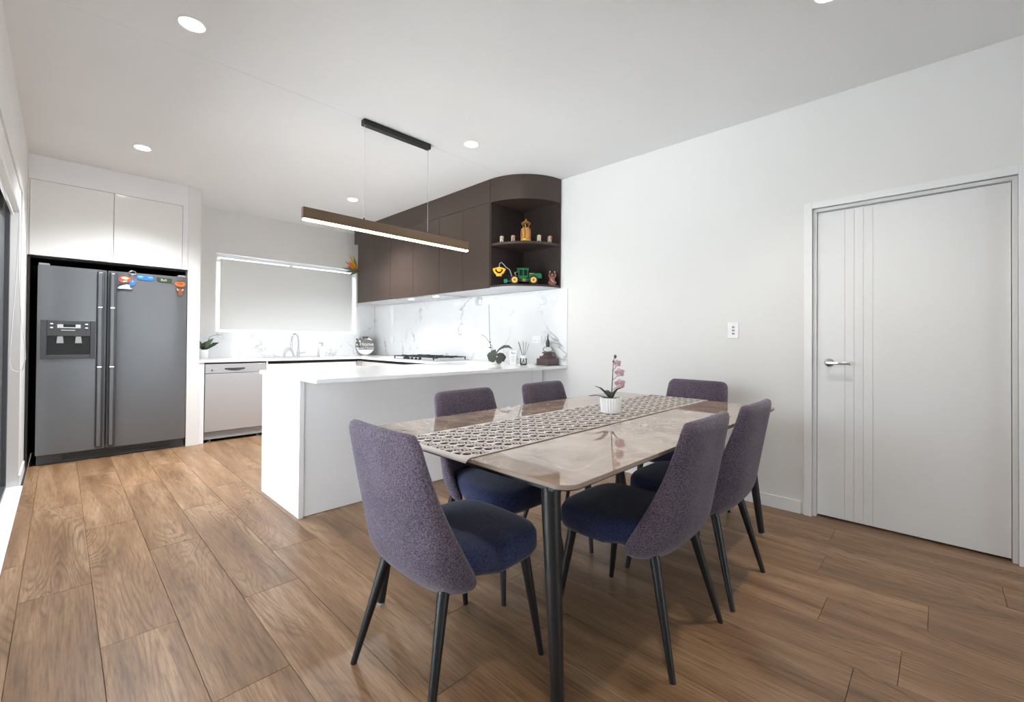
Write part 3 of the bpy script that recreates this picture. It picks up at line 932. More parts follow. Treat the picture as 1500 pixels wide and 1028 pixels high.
# ------------------------------------------------------------------ lighting fittings
def downlight(x, y, label, watts=LAMP_W):
    o = thing('downlight', label, 'downlight', (x, y, ZC), group='round recessed ceiling downlights')
    MB().lathe([(0.045, -0.001), (0.058, -0.006), (0.062, -0.003), (0.062, -0.0002)], (0, 0, 0), 28).build('rim', M['white_plastic'], o)
    MB().lathe([(0.044, -0.008), (0.050, -0.006), (0.050, -0.003)], (0, 0, 0), 28).build('lens', M['lamp_white'], o)
    L = bpy.data.lights.new('downlight_lamp', 'SPOT')
    L.spot_size = math.radians(125)
    L.spot_blend = 1.0
    L.shadow_soft_size = 0.05
    L.energy = watts
    L.color = (1.0, 0.92, 0.80) if y < 1 else (0.93, 0.97, 1.0)
    lo = bpy.data.objects.new('downlight_lamp', L)
    COL.objects.link(lo)
    lo.location = (x, y, ZC - 0.012)
downlight(0.452, 2.75, 'large bright downlight at the near left of the ceiling', 0.14 * KITCHEN_W)
downlight(0.465, 4.842, 'downlight in the ceiling in front of the fridge cupboard', KITCHEN_W)
downlight(2.337, 2.754, 'downlight to the right of the pendant ceiling bar', 0.13 * KITCHEN_W)
downlight(2.33, 4.842, 'downlight seen behind the left pendant wire above the sink', KITCHEN_W)
downlight(2.45, 0.36, 'downlight cut by the top edge above the dining table')
downlight(0.45, 0.40, 'downlight over the near end of the room')

pd = thing('pendant_light', 'long slim linear pendant light hanging over the peninsula', 'lamp', (0, 0, 0))
MB().box(1.525, 2.11, 3.000, 3.050, ZC - 0.042, ZC - 0.0005, 0.002).build('ceiling_bar', M['black_metal'], pd)
M['pend'] = mat('bronze brown pendant body', (98, 78, 58), 0.45, 0.2)
MB().box(1.10, 2.515, 2.990, 3.022, 1.944, 2.018, 0.0015).build('light_bar', M['pend'], pd)
MB().box(1.106, 2.509, 2.9905, 3.0215, 1.933, 1.9438).build('led_strip', M['strip'], pd)
for x in (1.536, 2.092):
    MB().tube((x, 3.012, 2.017), (x, 3.016, ZC - 0.041), 0.0016, n=8).build('wire', M['silver_plastic'], pd)
    MB().lathe([(0.006, 0), (0.006, 0.012), (0.003, 0.018)], (x, 3.012, 2.017), 12).build('wire_cap', M['black_metal'], pd)

# ------------------------------------------------------------------ blinds
kb = thing('roller_blind', 'lowered white roller blind filling the kitchen window', 'blind', (0, 0, 0))
MB().box(WX0 + 0.05, WX1 - 0.045, 6.470, 6.473, WZ0 + 0.045, WZ1 - 0.058).build('blind_fabric', M['blind'], kb, smooth=0)
MB().box(WX0 + 0.045, WX1 - 0.04, 6.465, 6.478, WZ0 + 0.030, WZ0 + 0.046, 0.003).build('bottom_bar', M['white_plastic'], kb)
MB().tube((WX0 + 0.02, 6.497, WZ1 - 0.085), (WX1 - 0.02, 6.497, WZ1 - 0.085), 0.018, n=14).build('roller_tube', M['white_plastic'], kb)
for x in (WX0 + 0.008, WX1 - 0.008):
    MB().box(x - 0.007, x + 0.007, 6.475, 6.515, WZ1 - 0.11, WZ1 - 0.001).build('bracket', M['white_plastic'], kb)

lb = thing('roller_blind', 'rolled up white roller blind above the sliding door at the left edge', 'blind', (0, 0, 0))
MB().box(-0.268, -0.222, 1.08, 4.94, 2.085, 2.248, 0.012, 3).build('blind_cassette', M['white_plastic'], lb)
MB().box(-0.262, -0.258, 1.10, 4.92, 2.062, 2.09).build('blind_fabric', M['blind'], lb, smooth=0)
MB().box(-0.267, -0.253, 1.10, 4.92, 2.048, 2.062, 0.003).build('bottom_bar', M['white_plastic'], lb)
MB().box(-0.270, -0.220, 4.941, 4.955, 2.075, 2.249, 0.004).build('bracket', M['white_plastic'], lb)
loop = [(-0.226, 4.935, 2.09), (-0.236, 4.93, 1.6), (-0.256, 4.92, 1.15), (-0.262, 4.92, 0.96), (-0.25, 4.92, 0.90), (-0.225, 4.92, 0.885), (-0.196, 4.92, 0.90), (-0.183, 4.92, 0.98), (-0.186, 4.92, 1.08), (-0.206, 4.92, 1.25), (-0.222, 4.93, 1.6), (-0.224, 4.935, 2.09)]
MB().path(loop, 0.0025, 6).build('pull_chain', M['white_plastic'], lb)

# ------------------------------------------------------------------ dining table
TX0, TX1, TY0, TY1, TZ = 0.93, 2.985, 0.695, 1.80, 0.76
tb = thing('dining_table', 'rectangular dining table with glossy brown stone top and black tapered legs', 'table', ((TX0 + TX1) / 2, (TY0 + TY1) / 2, 0))
hx, hy = (TX1 - TX0) / 2, (TY1 - TY0) / 2
def rrect(hx, hy, r, n=8):
    P = []
    for cx_, cy_, a0 in ((hx - r, hy - r, 0), (-hx + r, hy - r, PI / 2), (-hx + r, -hy + r, PI), (hx - r, -hy + r, 1.5 * PI)):
        P += [(cx_ + r * math.cos(a0 + PI / 2 * k / n), cy_ + r * math.sin(a0 + PI / 2 * k / n)) for k in range(n + 1)]
    return P
tt = MB().prism(rrect(hx, hy, 0.055), TZ - 0.013, TZ, 'z', 0.0012).build('tabletop', M['stone'], tb)
tt.data.materials.append(M['stone_edge'])
for p in tt.data.polygons:
    if p.normal.z < 0.9:
        p.material_index = 1
MB().prism(rrect(hx - 0.006, hy - 0.006, 0.052), TZ - 0.018, TZ - 0.0135, 'z').build('under_board', M['black_metal'], tb)
fm = MB()
fx2, fy2 = hx - 0.075, hy - 0.13
for sgn in (-1, 1):
    fm.box(-fx2, fx2, sgn * fy2 - 0.02, sgn * fy2 + 0.02, TZ - 0.055, TZ - 0.019)
    fm.box(sgn * (fx2 - 0.02) - 0.02, sgn * (fx2 - 0.02) + 0.02, -fy2, fy2, TZ - 0.055, TZ - 0.019)
fm.build('frame', M['black_metal'], tb)
for sx_ in (-1, 1):
    for sy_ in (-1, 1):
        lg = MB().path([(sx_ * (hx - 0.105), sy_ * (hy - 0.145), TZ - 0.02), (sx_ * (hx - 0.10), sy_ * (hy - 0.137), TZ - 0.12), (sx_ * (hx - 0.052), sy_ * (hy - 0.065), 0.012)], [0.030, 0.029, 0.017], 20).build('leg', M['black_metal'], tb)
        MB().lathe([(0.015, 0.0), (0.016, 0.012)], (sx_ * (hx - 0.052), sy_ * (hy - 0.065), 0), 16).build('leg_foot', M['grey_plastic'], lg)

rn = MB()
prof = [(-hx - 0.016, TZ - 0.012), (-hx - 0.010, TZ - 0.003), (-hx + 0.004, TZ + 0.0022)] + [(x, TZ + 0.0022) for x in (-0.6, -0.2, 0.2, 0.6)] + [(hx - 0.004, TZ + 0.0022), (hx + 0.0075, TZ - 0.006), (hx + 0.010, TZ - 0.028)]
rows = []
for x, z in prof:
    rows.append([rn.bm.verts.new((x, y, z)) for y in (-0.205, -0.1, 0, 0.1, 0.205)])
for A, B in zip(rows, rows[1:]):
    for k in range(4):
        rn.bm.faces.new((A[k], B[k], B[k + 1], A[k + 1]))
ru = rn.build('table_runner', M['runner'], loc=((TX0 + TX1) / 2, 1.298, 0), smooth=60)
so = ru.modifiers.new('thickness', 'SOLIDIFY')
so.thickness = 0.0016
so.offset = 1
tag(ru, 'cream and brown patterned table runner along the dining table', 'table runner')

# ------------------------------------------------------------------ chairs
def tab(z):
    T = [(0.33, -0.052), (0.40, -0.056), (0.44, -0.085), (0.50, -0.118), (0.58, -0.162), (0.67, -0.204), (0.76, -0.236), (0.82, -0.254), (0.88, -0.268)]
    for (a, p), (b, q) in zip(T, T[1:]):
        if z <= b:
            return p + (q - p) * (z - a) / (b - a)
    return T[-1][1]
def chair_shell():
    """wrap-round upholstered back: grid over angle and height"""
    mb = MB()
    nu, nv = 20, 12
    G = []
    for iv in range(nv + 1):
        v = iv / nv
        row = []
        for iu in range(nu + 1):
            u = -1 + 2 * iu / nu
            a = u * PI / 2
            z0 = 0.356
            z1 = 0.876 - 0.026 * abs(u) ** 8
            z = z0 + (z1 - z0) * v
            t = (z - 0.375) / 0.495
            hw = 0.191 + 0.031 * (1 - t) - 0.018 * max(0, 1 - t / 0.12) ** 2
            yb = (-0.242 - 0.055 * (z - 0.5) / 0.37) if z > 0.5 else (-0.242 + 0.07 * ((0.5 - z) / 0.125) ** 2)
            yw = tab(z) - 0.006
            wing = max(0.02, yw - yb)
            sa = math.copysign(abs(math.sin(a)) ** 0.66, a)
            ca = 1 - abs(math.cos(a)) ** 0.70
            row.append(mb.bm.verts.new((hw * sa, yb + wing * ca, z)))
        G.append(row)
    for A, B in zip(G, G[1:]):
        for k in range(nu):
            mb.bm.faces.new((A[k], A[k + 1], B[k + 1], B[k]))
    return mb
def finish(o, solid=None, offset=0, level=1):
    if solid:
        m_ = o.modifiers.new('padding', 'SOLIDIFY')
        m_.thickness = solid
        m_.offset = offset
        m_.use_even_offset = False
    m_ = o.modifiers.new('soft', 'SUBSURF')
    m_.levels = level
    m_.render_levels = level
    dg = bpy.context.evaluated_depsgraph_get()
    me = bpy.data.meshes.new_from_object(o.evaluated_get(dg))
    me.name = o.name
    o.modifiers.clear()
    o.data = me
    for p in me.polygons:
        p.use_smooth = True
    return o
def seat_mb():
    """padded seat: superellipse rings, crowned top"""
    mb = MB()
    n = 40
    def outline(s, z, yo=0.0):
        R = []
        for k in range(n):
            a = 2 * PI * k / n
            c, q = math.cos(a), math.sin(a)
            e = 0.42
            x = math.copysign(abs(c) ** e, c) * 0.231 * s
            y = math.copysign(abs(q) ** e, q) * 0.245 * s + 0.028 + yo
            tap = 1.0 - 0.16 * min(1.0, max(0, (-0.02 - y) / 0.07))
            crown = 0.006 * (1 - (x / 0.23) ** 2)
            rear = min(1.0, max(0, (0.0 - y) / 0.12)) * (0.026 if z < 0.40 else 0)
            R.append(mb.bm.verts.new((x * tap, y, z + rear + (crown if z > 0.44 else 0))))
        return R
    prof = [(0.88, 0.374), (0.955, 0.378), (1.0, 0.396), (1.0, 0.42), (0.995, 0.445), (0.955, 0.462), (0.85, 0.470), (0.5, 0.474), (0.15, 0.475)]
    rings = [outline(s, z) for s, z in prof]
    for A, B in zip(rings, rings[1:]):
        for k in range(n):
            mb.bm.faces.new((A[k], A[(k + 1) % n], B[(k + 1) % n], B[k]))
    mb.bm.faces.new(rings[0][::-1])
    mb.bm.faces.new(rings[-1])
    return mb
def make_chair(label, loc, rz):
    t = thing('dining_chair', label, 'chair', loc, rz, 'plum grey dining chairs round the table')
    finish(chair_shell().build('backrest', M['fabric_back'], t), 0.040, 0.0, 1)
    seat_mb().build('seat', M['fabric_seat'], t, 'fabric seat with blue skylight painted into its colour', smooth=60)
    MB().box(-0.15, 0.15, -0.12, 0.20, 0.362, 0.378, 0.004).build('under_frame', M['black_metal'], t)
    for sx_ in (-1, 1):
        MB().path([(sx_ * 0.162, -0.150, 0.395), (sx_ * 0.170, -0.165, 0.35), (sx_ * 0.225, -0.255, 0.0)], [0.019, 0.019, 0.0105], 18).build('leg', M['black_metal'], t)
        MB().path([(sx_ * 0.175, 0.192, 0.395), (sx_ * 0.180, 0.199, 0.35), (sx_ * 0.215, 0.250, 0.0)], [0.019, 0.019, 0.0105], 18).build('leg', M['black_metal'], t)
    return t
chA = make_chair('plum grey dining chair at the near left end of the table, its back to us', (0.99, 1.26, 0), -PI / 2)
dup(chA, (1.67, 0.895, 0), 0.0, 'nearer plum grey dining chair on the right long side of the table')
dup(chA, (2.235, 0.885, 0), 0.0, 'second plum grey dining chair on the right side, partly behind the nearer one')
dup(chA, (1.565, 1.60, 0), PI, 'left one of the two dining chairs on the kitchen side of the table')
dup(chA, (2.235, 1.60, 0), PI, 'right one of the two dining chairs on the kitchen side of the table')
dup(chA, (2.90, 1.24, 0), PI / 2, 'dining chair at the far end of the table against the white wall')

# ------------------------------------------------------------------ orchid on the table
def orchid(loc):
    o = thing('potted_orchid', 'small pink orchid in a ribbed white pot on the table runner', 'plant', loc)
    o.scale = (1.12, 1.12, 1.04)
    mb = MB()
    n = 72
    rings = []
    for r, z in ((0.040, 0.0), (0.043, 0.003), (0.049, 0.074), (0.049, 0.078), (0.045, 0.078), (0.043, 0.066)):
        rings.append([mb.bm.verts.new(((r + (0.0028 if k % 3 == 0 and 0.001 < z < 0.077 and r > 0.0425 else 0)) * math.cos(2 * PI * k / n), (r + (0.0028 if k % 3 == 0 and 0.001 < z < 0.077 and r > 0.0425 else 0)) * math.sin(2 * PI * k / n), z)) for k in range(n)])
    for A, B in zip(rings, rings[1:]):
        for k in range(n):
            mb.bm.faces.new((A[k], A[(k + 1) % n], B[(k + 1) % n], B[k]))
    mb.bm.faces.new(rings[0][::-1])
    mb.bm.faces.new(rings[-1])
    mb.build('pot', M['pot_white'], o, smooth=25)
    MB().ball((0, 0, 0.064), 0.040, 0.040, 0.012).ball((-0.015, 0.01, 0.070), 0.016, 0.016, 0.010).build('moss', M['moss'], o)
    # leaves; r = towards camera right, b = away
    r = Vector((0.697, -0.717, 0))
    b = Vector((0.717, 0.697, 0))
    def V(a, z, d=0.0):
        return r * a + b * d + Vector((0, 0, z))
    for pts, wd in (([V(0.0, .07), V(-0.025, .10), V(-0.05, .125), V(-0.075, .135)], [.018, .034, .026, .002]),
                    ([V(0.004, .07), V(0.012, .10), V(0.03, .122), V(0.065, .133)], [.016, .026, .018, .002]),
                    ([V(-0.01, .07, -.01), V(-0.045, .086, -.02), V(-0.08, .092, -.03), V(-0.108, .088, -.03)], [.014, .020, .016, .002]),
                    ([V(0.0, .07, .01), V(0.0, .092, .03), V(-0.01, .105, .06), V(-0.02, .100, .09)], [.016, .030, .024, .002])):
        MB().blade(pts, wd, side=(b - r * 0.3) if abs(pts[-1].dot(r)) > 0.05 else r, thick=0.0012).build('leaf', M['leaf_dark'], o, smooth=60)
    MB().path([V(0.004, .07), V(0.006, .13), V(0.010, .20), V(0.012, .26), V(0.018, .285), V(0.022, .300)], [.0028, .0026, .0022, .0018, .0015, .001], 8).build('flower_stem', M['stem'], o)
    pet = mat('dusky pink petal', (206, 172, 180), 0.6)
    pet2 = mat('deep pink petal', (182, 144, 154), 0.6)
    for (bz, fx_, fz_, sz) in ((0.112, 0.044, 0.150, 0.029), (0.165, 0.042, 0.206, 0.027), (0.215, 0.030, 0.254, 0.022)):
        c = V(fx_, fz_)
        fl_ = MB().path([V(0.006, bz), V(0.02, bz + 0.012), c - Vector((0, 0, 0.008))], 0.0014, 6).build('bloom_stalk', M['stem'], o)
        for k in range(5):
            a = 2 * PI * k / 5 + 0.5
            d = r * math.cos(a) * 0.9 + Vector((0, 0, math.sin(a) * 0.8)) - b * 0.25
            MB().blade([c, c + d * sz * 0.4 - b * 0.003, c + d * sz * 0.8, c + d * sz * 1.05 + b * 0.004], [sz * 0.3, sz * 0.75, sz * 0.7, sz * 0.1], side=d.cross(b), thick=0.0012, cup=0.3).build('petal', pet if k % 2 else pet2, fl_, smooth=60)
    MB().ball(V(0.021, .288), 0.007, 0.007, 0.010).ball(V(0.013, .262), 0.005, 0.005, 0.008).build('bud', M['stem'], o)
    return o
orchid((2.06, 1.262, TZ + 0.0044))

# ------------------------------------------------------------------ things on the worktop
rC = Vector((0.697, -0.717, 0))
bC = Vector((0.717, 0.697, 0))
mo = thing('moth_orchid', 'leafy orchid with broad dull green leaves and two bare tall stems on the peninsula', 'plant', (3.06, 3.20, ZB + 0.0005))
MB().lathe([(0.045, 0.0), (0.055, 0.01), (0.062, 0.08), (0.062, 0.088), (0.054, 0.088), (0.052, 0.075)], (0, 0, 0), 24).build('pot', M['pot_white'], mo)
def V2(a, z, d=0.0):
    return rC * a + bC * d + Vector((0, 0, z))
for pts, wd, sd in (([V2(-0.01, .09, -.03), V2(-0.035, .13, -.05), V2(-0.04, .10, -.07), V2(-0.03, .05, -.075), V2(-0.02, .025, -.073)], [.04, .08, .095, .08, .02], rC),
                    ([V2(0.0, .10, -.02), V2(0.03, .115, -.04), V2(0.04, .08, -.06), V2(0.03, .03, -.068), V2(0.02, .01, -.068)], [.03, .06, .075, .06, .015], rC),
                    ([V2(0.02, .10, -.01), V2(0.06, .10, -.02), V2(0.078, .07, -.03), V2(0.075, .03, -.035)], [.03, .05, .055, .015], rC),
                    ([V2(-0.01, .10, -.02), V2(0.03, .155, -.03), V2(0.08, .185, -.035), V2(0.13, .185, -.035), V2(0.165, .16, -.03)], [.03, .05, .065, .055, .01], bC + Vector((0, 0, 0.45))),
                    ([V2(-0.01, .10, .02), V2(-0.03, .14, .05), V2(-0.05, .13, .08)], [.03, .06, .01], rC)):
    MB().blade(pts, wd, side=sd, thick=0.0015, cup=0.12).build('leaf', M['leaf_grey'], mo, smooth=60)
MB().path([V2(0, .08), V2(-0.055, .17), V2(-0.065, .30), V2(-0.075, .60)], .0025, 6).build('support_cane', M['stick'], mo)
MB().path([V2(0, .08), V2(-0.035, .17), V2(-0.065, .22), V2(-0.11, .28), V2(-0.15, .30)], .002, 6).build('flower_stem', M['stick'], mo)
MB().box(-0.008, 0.008, -0.006, 0.006, -0.004, 0.004).build('clip', M['leaf_dark'], mo, loc=V2(-0.062, .225))
MB().box(-0.016, 0.012, -0.006, 0.006, -0.004, 0.004).build('clip', M['leaf_dark'], mo, loc=V2(-0.058, .17))

gb = thing('carton', 'small white printed carton between the orchid and the reed diffuser', 'box', (3.13, 3.04, ZB + 0.0005), math.radians(-24))
MB().box(-0.032, 0.032, -0.026, 0.026, 0, 0.150, 0.001).build('carton_body', M['white_plastic'], gb)
MB().box(-0.032, 0.032, -0.026, 0.026, 0.1502, 0.1515).build('carton_lid', M['print_grey'], gb)
lettering('Eau', 0.030, M['print_dark'], gb, (0.0, -0.0268, 0.118), (PI / 2, 0, 0))
MB().box(-0.022, 0.022, -0.0268, -0.0258, 0.078, 0.081).box(-0.022, 0.016, -0.0268, -0.0258, 0.060, 0.062).box(-0.022, 0.019, -0.0268, -0.0258, 0.048, 0.050).box(-0.018, 0.012, -0.0268, -0.0258, 0.034, 0.036).build('print_lines', M['print_grey'], gb)
MB().box(0.0318, 0.0328, -0.012, 0.012, 0.11, 0.135).box(0.0318, 0.0328, -0.014, 0.002, 0.012, 0.022).build('side_print', M['print_dark'], gb)

rd = thing('reed_diffuser', 'reed diffuser in a squat glass jar with dark liquid on the peninsula', 'diffuser', (3.215, 2.965, ZB + 0.0005))
MB().lathe([(0.030, 0.0), (0.034, 0.004), (0.034, 0.06), (0.030, 0.068), (0.030, 0.0685)], (0, 0, 0), 24).build('jar', M['glass'], rd)
MB().lathe([(0.029, 0.003), (0.031, 0.006), (0.031, 0.012)], (0, 0, 0), 20).build('liquid', M['stone_grey'], rd)
MB().lathe([(0.033, 0.069), (0.033, 0.090), (0.028, 0.094)], (0, 0, 0), 24).build('cap', M['white_plastic'], rd)
for a, d, top in ((-0.055, 0.0, 0.235), (-0.045, 0.02, 0.225), (-0.004, 0.01, 0.235), (0.028, -0.01, 0.23), (0.055, 0.0, 0.215)):
    MB().tube(tuple(V2(-a * 0.25, .02)), tuple(V2(a, top, d)), 0.0022, n=6).build('reed', M['stick'], rd)

ST = (3.375, 2.785, ZB + 0.0005)
su = thing('stupa_ornament', 'dark stone stupa on a clear globe and stepped dark wooden base at the peninsula end', 'ornament', ST, math.radians(-6))
MB().box(-0.088, 0.088, -0.085, 0.085, 0.0, 0.008, 0.002).build('plinth', M['stone_grey'], su)
MB().box(-0.080, 0.080, -0.077, 0.077, 0.0085, 0.068, 0.003).build('plinth_box', M['wood_dark'], su)
MB().box(-0.060, 0.060, -0.058, 0.058, 0.0685, 0.090, 0.003).build('step', M['wood_dark'], su)
MB().lathe([(0.052, 0.0905), (0.054, 0.098), (0.042, 0.104), (0.042, 0.112), (0.056, 0.118), (0.058, 0.128), (0.052, 0.132)], (0, 0, 0), 28).build('turned_ring', M['wood_dark'], su)
MB().lathe([(0.030, 0.1325), (0.045, 0.142), (0.050, 0.155), (0.044, 0.172), (0.024, 0.182)], (0, 0, 0), 24).build('globe', M['globe'], su)
MB().lathe([(0.019, 0.1825), (0.020, 0.195), (0.021, 0.215), (0.018, 0.238), (0.010, 0.254), (0.007, 0.262), (0.008, 0.276), (0.005, 0.295), (0.001, 0.312)], (0, 0, 0), 20).build('stupa', M['stone_grey'], su)

# gas cooktop
ck = thing('gas_cooktop', 'steel gas cooktop with black pan supports on the right worktop', 'cooktop', (3.18, 4.52, ZB + 0.0005))
MB().box(-0.26, 0.26, -0.45, 0.45, 0.0, 0.009, 0.004).build('hob_plate', M['cooktop'], ck)
bs = [(-0.12, -0.29, 0.036), (0.12, -0.29, 0.030), (0.0, 0.0, 0.052), (-0.12, 0.29, 0.030), (0.12, 0.29, 0.036)]
for bx, by, r in bs:
    bn = MB().lathe([(r + 0.012, 0.0095), (r + 0.012, 0.014), (r, 0.018), (r, 0.026)], (bx, by, 0), 20).build('burner', M['silver_plastic'], ck)
    MB().lathe([(r * 0.9, 0.0262), (r * 0.9, 0.031), (r * 0.7, 0.034)], (bx, by, 0), 20).build('burner_cap', M['iron'], bn)
for y0, y1 in ((-0.42, -0.155), (-0.14, 0.14), (0.155, 0.42)):
    g_ = MB()
    z = 0.046
    g_.box(-0.235, 0.235, y0, y0 + 0.010, z - 0.010, z).box(-0.235, 0.235, y1 - 0.010, y1, z - 0.010, z)
    g_.box(-0.235, -0.225, y0, y1, z - 0.010, z).box(0.225, 0.235, y0, y1, z - 0.010, z)
    ym = (y0 + y1) / 2
    for xx in (-0.12, 0.12):
        g_.box(xx - 0.004, xx + 0.004, y0, ym - 0.03, z - 0.006, z + 0.006).box(xx - 0.004, xx + 0.004, ym + 0.03, y1, z - 0.006, z + 0.006)
        g_.box(xx - 0.09, xx - 0.03, ym - 0.004, ym + 0.004, z - 0.006, z + 0.006).box(xx + 0.03, xx + 0.09, ym - 0.004, ym + 0.004, z - 0.006, z + 0.006)
    for xx in (-0.23, 0.23):
        for yy in (y0 + 0.005, y1 - 0.005):
            g_.box(xx - 0.005, xx + 0.005, yy - 0.005, yy + 0.005, 0.009, z)
    g_.build('pan_support', M['iron'], ck)
for k in range(5):
    MB().lathe([(0.018, 0.0095), (0.018, 0.02), (0.013, 0.032), (0.012, 0.034)], (-0.245, 0.16 - 0.08 * k, 0), 16).build('knob', M['iron'], ck)

# tap, dispenser, sign, plant on the back worktop
tp = thing('kitchen_tap', 'chrome gooseneck kitchen tap in front of the window', 'tap', (2.26, 6.26, ZB + 0.0005))
pth = [(0, 0, 0.03), (0, 0, 0.20)] + [(-0.065 * (1 - math.cos(PI * k / 10)) * 0.85, -0.065 * (1 - math.cos(PI * k / 10)) * 0.5, 0.20 + 0.11 * math.sin(PI * k / 10)) for k in range(1, 11)] + [(-0.112, -0.066, 0.17)]
MB().path(pth, 0.013, 12).build('spout', M['chrome'], tp)
MB().lathe([(0.028, 0), (0.028, 0.01), (0.021, 0.016), (0.021, 0.07), (0.015, 0.08)], (0, 0, 0), 20).build('tap_body', M['chrome'], tp)
MB().tube((0.015, -0.01, 0.045), (0.085, -0.03, 0.06), 0.010, 0.006).build('tap_lever', M['chrome'], tp)
MB().lathe([(0.015, 0.0), (0.015, 0.06)], (-0.112, -0.066, 0.125), 16).build('spray_nozzle', M['chrome'], tp)
sk = thing('sink', 'steel sink rim let into the back worktop beside the tap', 'sink', (2.05, 6.03, ZB + 0.0005))
MB().box(-0.42, 0.42, -0.22, -0.19, 0, 0.003).box(-0.42, 0.42, 0.16, 0.19, 0, 0.003).box(-0.42, -0.39, -0.19, 0.16, 0, 0.003).box(0.39, 0.42, -0.19, 0.16, 0, 0.003).build('sink_rim', M['steel'], sk)
MB().box(-0.39, 0.39, -0.19, 0.16, 0, 0.0012).build('sink_basin', M['steel'], sk)

sd = thing('soap_dispenser', 'white soap pump bottle right of the tap', 'bottle', (2.60, 6.30, ZB + 0.0005))
MB().lathe([(0.036, 0), (0.038, 0.004), (0.038, 0.13), (0.030, 0.142), (0.014, 0.146)], (0, 0, 0), 20).build('bottle', M['pot_white'], sd)
MB().lathe([(0.013, 0.1465), (0.013, 0.158), (0.005, 0.16), (0.005, 0.18)], (0, 0, 0), 12).box(-0.045, 0.012, -0.008, 0.008, 0.18, 0.192, 0.002).build('pump', M['grey_plastic'], sd)

hs = thing('round_sign', 'round weathered home sign with white lettering leaning in the kitchen corner', 'sign', (3.262, 6.315, ZB + 0.0005), math.radians(-40))
sgl = [(0.145 * math.sin(2 * PI * k / 32), 0.145 + 0.145 * math.cos(2 * PI * k / 32)) for k in range(32)]
brd = MB().prism(sgl, 0.0, 0.016, 'y', 0.002).build('sign_board', M['sign_grey'], hs)
low = [(0.138 * math.sin(a), 0.145 + 0.138 * math.cos(a)) for a in [PI * 0.64 + PI * 0.72 * k / 12 for k in range(13)]]
MB().prism(low, -0.002, -0.0004, 'y').build('white_segment', M['sign_white'], hs)
up = [(0.136 * math.sin(a), 0.145 + 0.136 * math.cos(a)) for a in [-PI * 0.16 + PI * 0.46 * k / 10 for k in range(11)]]
MB().prism(up, -0.002, -0.0004, 'y').build('white_segment', M['sign_white'], hs)
lettering('Home', 0.082, M['sign_white'], hs, (0.022, -0.0022, 0.168), (PI / 2, 0, 0))
lettering('sweet Home', 0.050, M['sign_white'], hs, (0.0, -0.0022, 0.112), (PI / 2, 0, 0))
for k in range(7):
    a = -2.3 + k * 0.36
    q = Vector((0.118 * math.sin(a), -0.008, 0.145 - 0.118 * math.cos(a + PI) * -1))
    c = Vector((-0.095 + 0.03 * math.sin(k * 2.1), -0.006, 0.09 + 0.028 * k))
    MB().blade([c, c + Vector((-0.02 + 0.01 * (k % 3), -0.012, 0.016)), c + Vector((-0.034 + 0.02 * (k % 3), -0.010, 0.034))], [0.012, 0.026, 0.003], side=(1, 0, 0.3)).build('flower_leaf', M['leaf_grey'] if k % 2 else M['sign_white'], hs, smooth=60)
MB().ball((-0.02, -0.008, 0.268), 0.022, 0.008, 0.015).ball((0.022, -0.008, 0.268), 0.022, 0.008, 0.015).ball((0, -0.01, 0.266), 0.009).build('bow', M['stone_grey'], hs)

pp = thing('small_potted_plant', 'small leafy plant in a white pot on the worktop by the pier', 'plant', (1.185, 6.28, ZB + 0.0005))
MB().lathe([(0.046, 0), (0.052, 0.006), (0.054, 0.10), (0.054, 0.106), (0.047, 0.106), (0.045, 0.09)], (0, 0, 0), 24).build('pot', M['pot_white'], pp)
MB().lathe([(0.044, 0.09), (0.044, 0.095)], (0, 0, 0), 18).build('soil', M['stem'], pp)
for k, (az, el, ln) in enumerate(((0.2, 1.0, .13), (1.2, 1.1, .12), (2.4, 0.9, .12), (3.6, 1.1, .13), (4.6, 0.8, .13), (5.4, 0.9, .18), (-0.5, 0.6, .17), (-0.9, 1.2, .12))):
    d = Vector((math.cos(az) * math.cos(el), math.sin(az) * math.cos(el) * 0.6 - 0.08, math.sin(el)))
    c = Vector((0, 0, 0.095))
    MB().blade([c, c + d * ln * 0.4, c + d * ln * 0.8, c + d * ln * 1.1 + Vector((0.01, 0, -0.01))], [0.006, 0.034, 0.040, 0.004], side=d.cross(Vector((0.3, 1, 0.2)))).build('leaf', M['leaf_mid'] if k % 2 else M['leaf_dark'], pp, smooth=60)
MB().path([(0, 0, .095), (0.03, -0.02, .18), (0.06, -0.02, .26), (0.13, -0.02, .285), (0.18, -0.02, .28)], .0022, 6).build('long_stem', M['leaf_grey'], pp)

# artificial flower spray tucked beside the upper cabinets
fs = thing('flower_spray', 'orange and green artificial flower spray beside the upper cabinets by the window', 'flowers', (2.99, 6.06, 2.10))
MB().path([(0.03, -0.045, 0.06), (0.0, -0.01, 0.05), (-0.04, 0.0, 0.08)], .005, 8).build('flower_stem', M['stem'], fs)
for (dx, dz, ln, m_) in ((-0.9, 1.6, .24, 'yellow'), (-0.5, 1.9, .20, 'moss'), (-1.2, 0.7, .20, 'orange'), (-0.5, 0.5, .16, 'orange'), (-1.0, 0.35, .14, 'orange')):
    d = Vector((dx, 0.1, dz)).normalized()
    c = Vector((0.0, 0.0, 0.06))
    MB().blade([c, c + d * ln * 0.5, c + d * ln], [0.02, 0.034, 0.003], side=(0.3, 0, 0.8) if dz < 1 else (1, 0, 0)).build('petal', M[m_], fs, smooth=60)
for (dx, dz, ln) in ((-1.2, 0.05, .25), (-1.0, -0.2, .20), (-0.6, -0.35, .16), (-1.1, 0.25, .18)):
    d = Vector((dx, 0.1, dz)).normalized()
    c = Vector((0.03, 0.0, 0.05))
    MB().blade([c, c + d * ln * 0.5, c + d * ln], [0.02, 0.036, 0.003], side=(0.2, 0, 1)).build('leaf', M['leaf_mid'], fs, smooth=60)

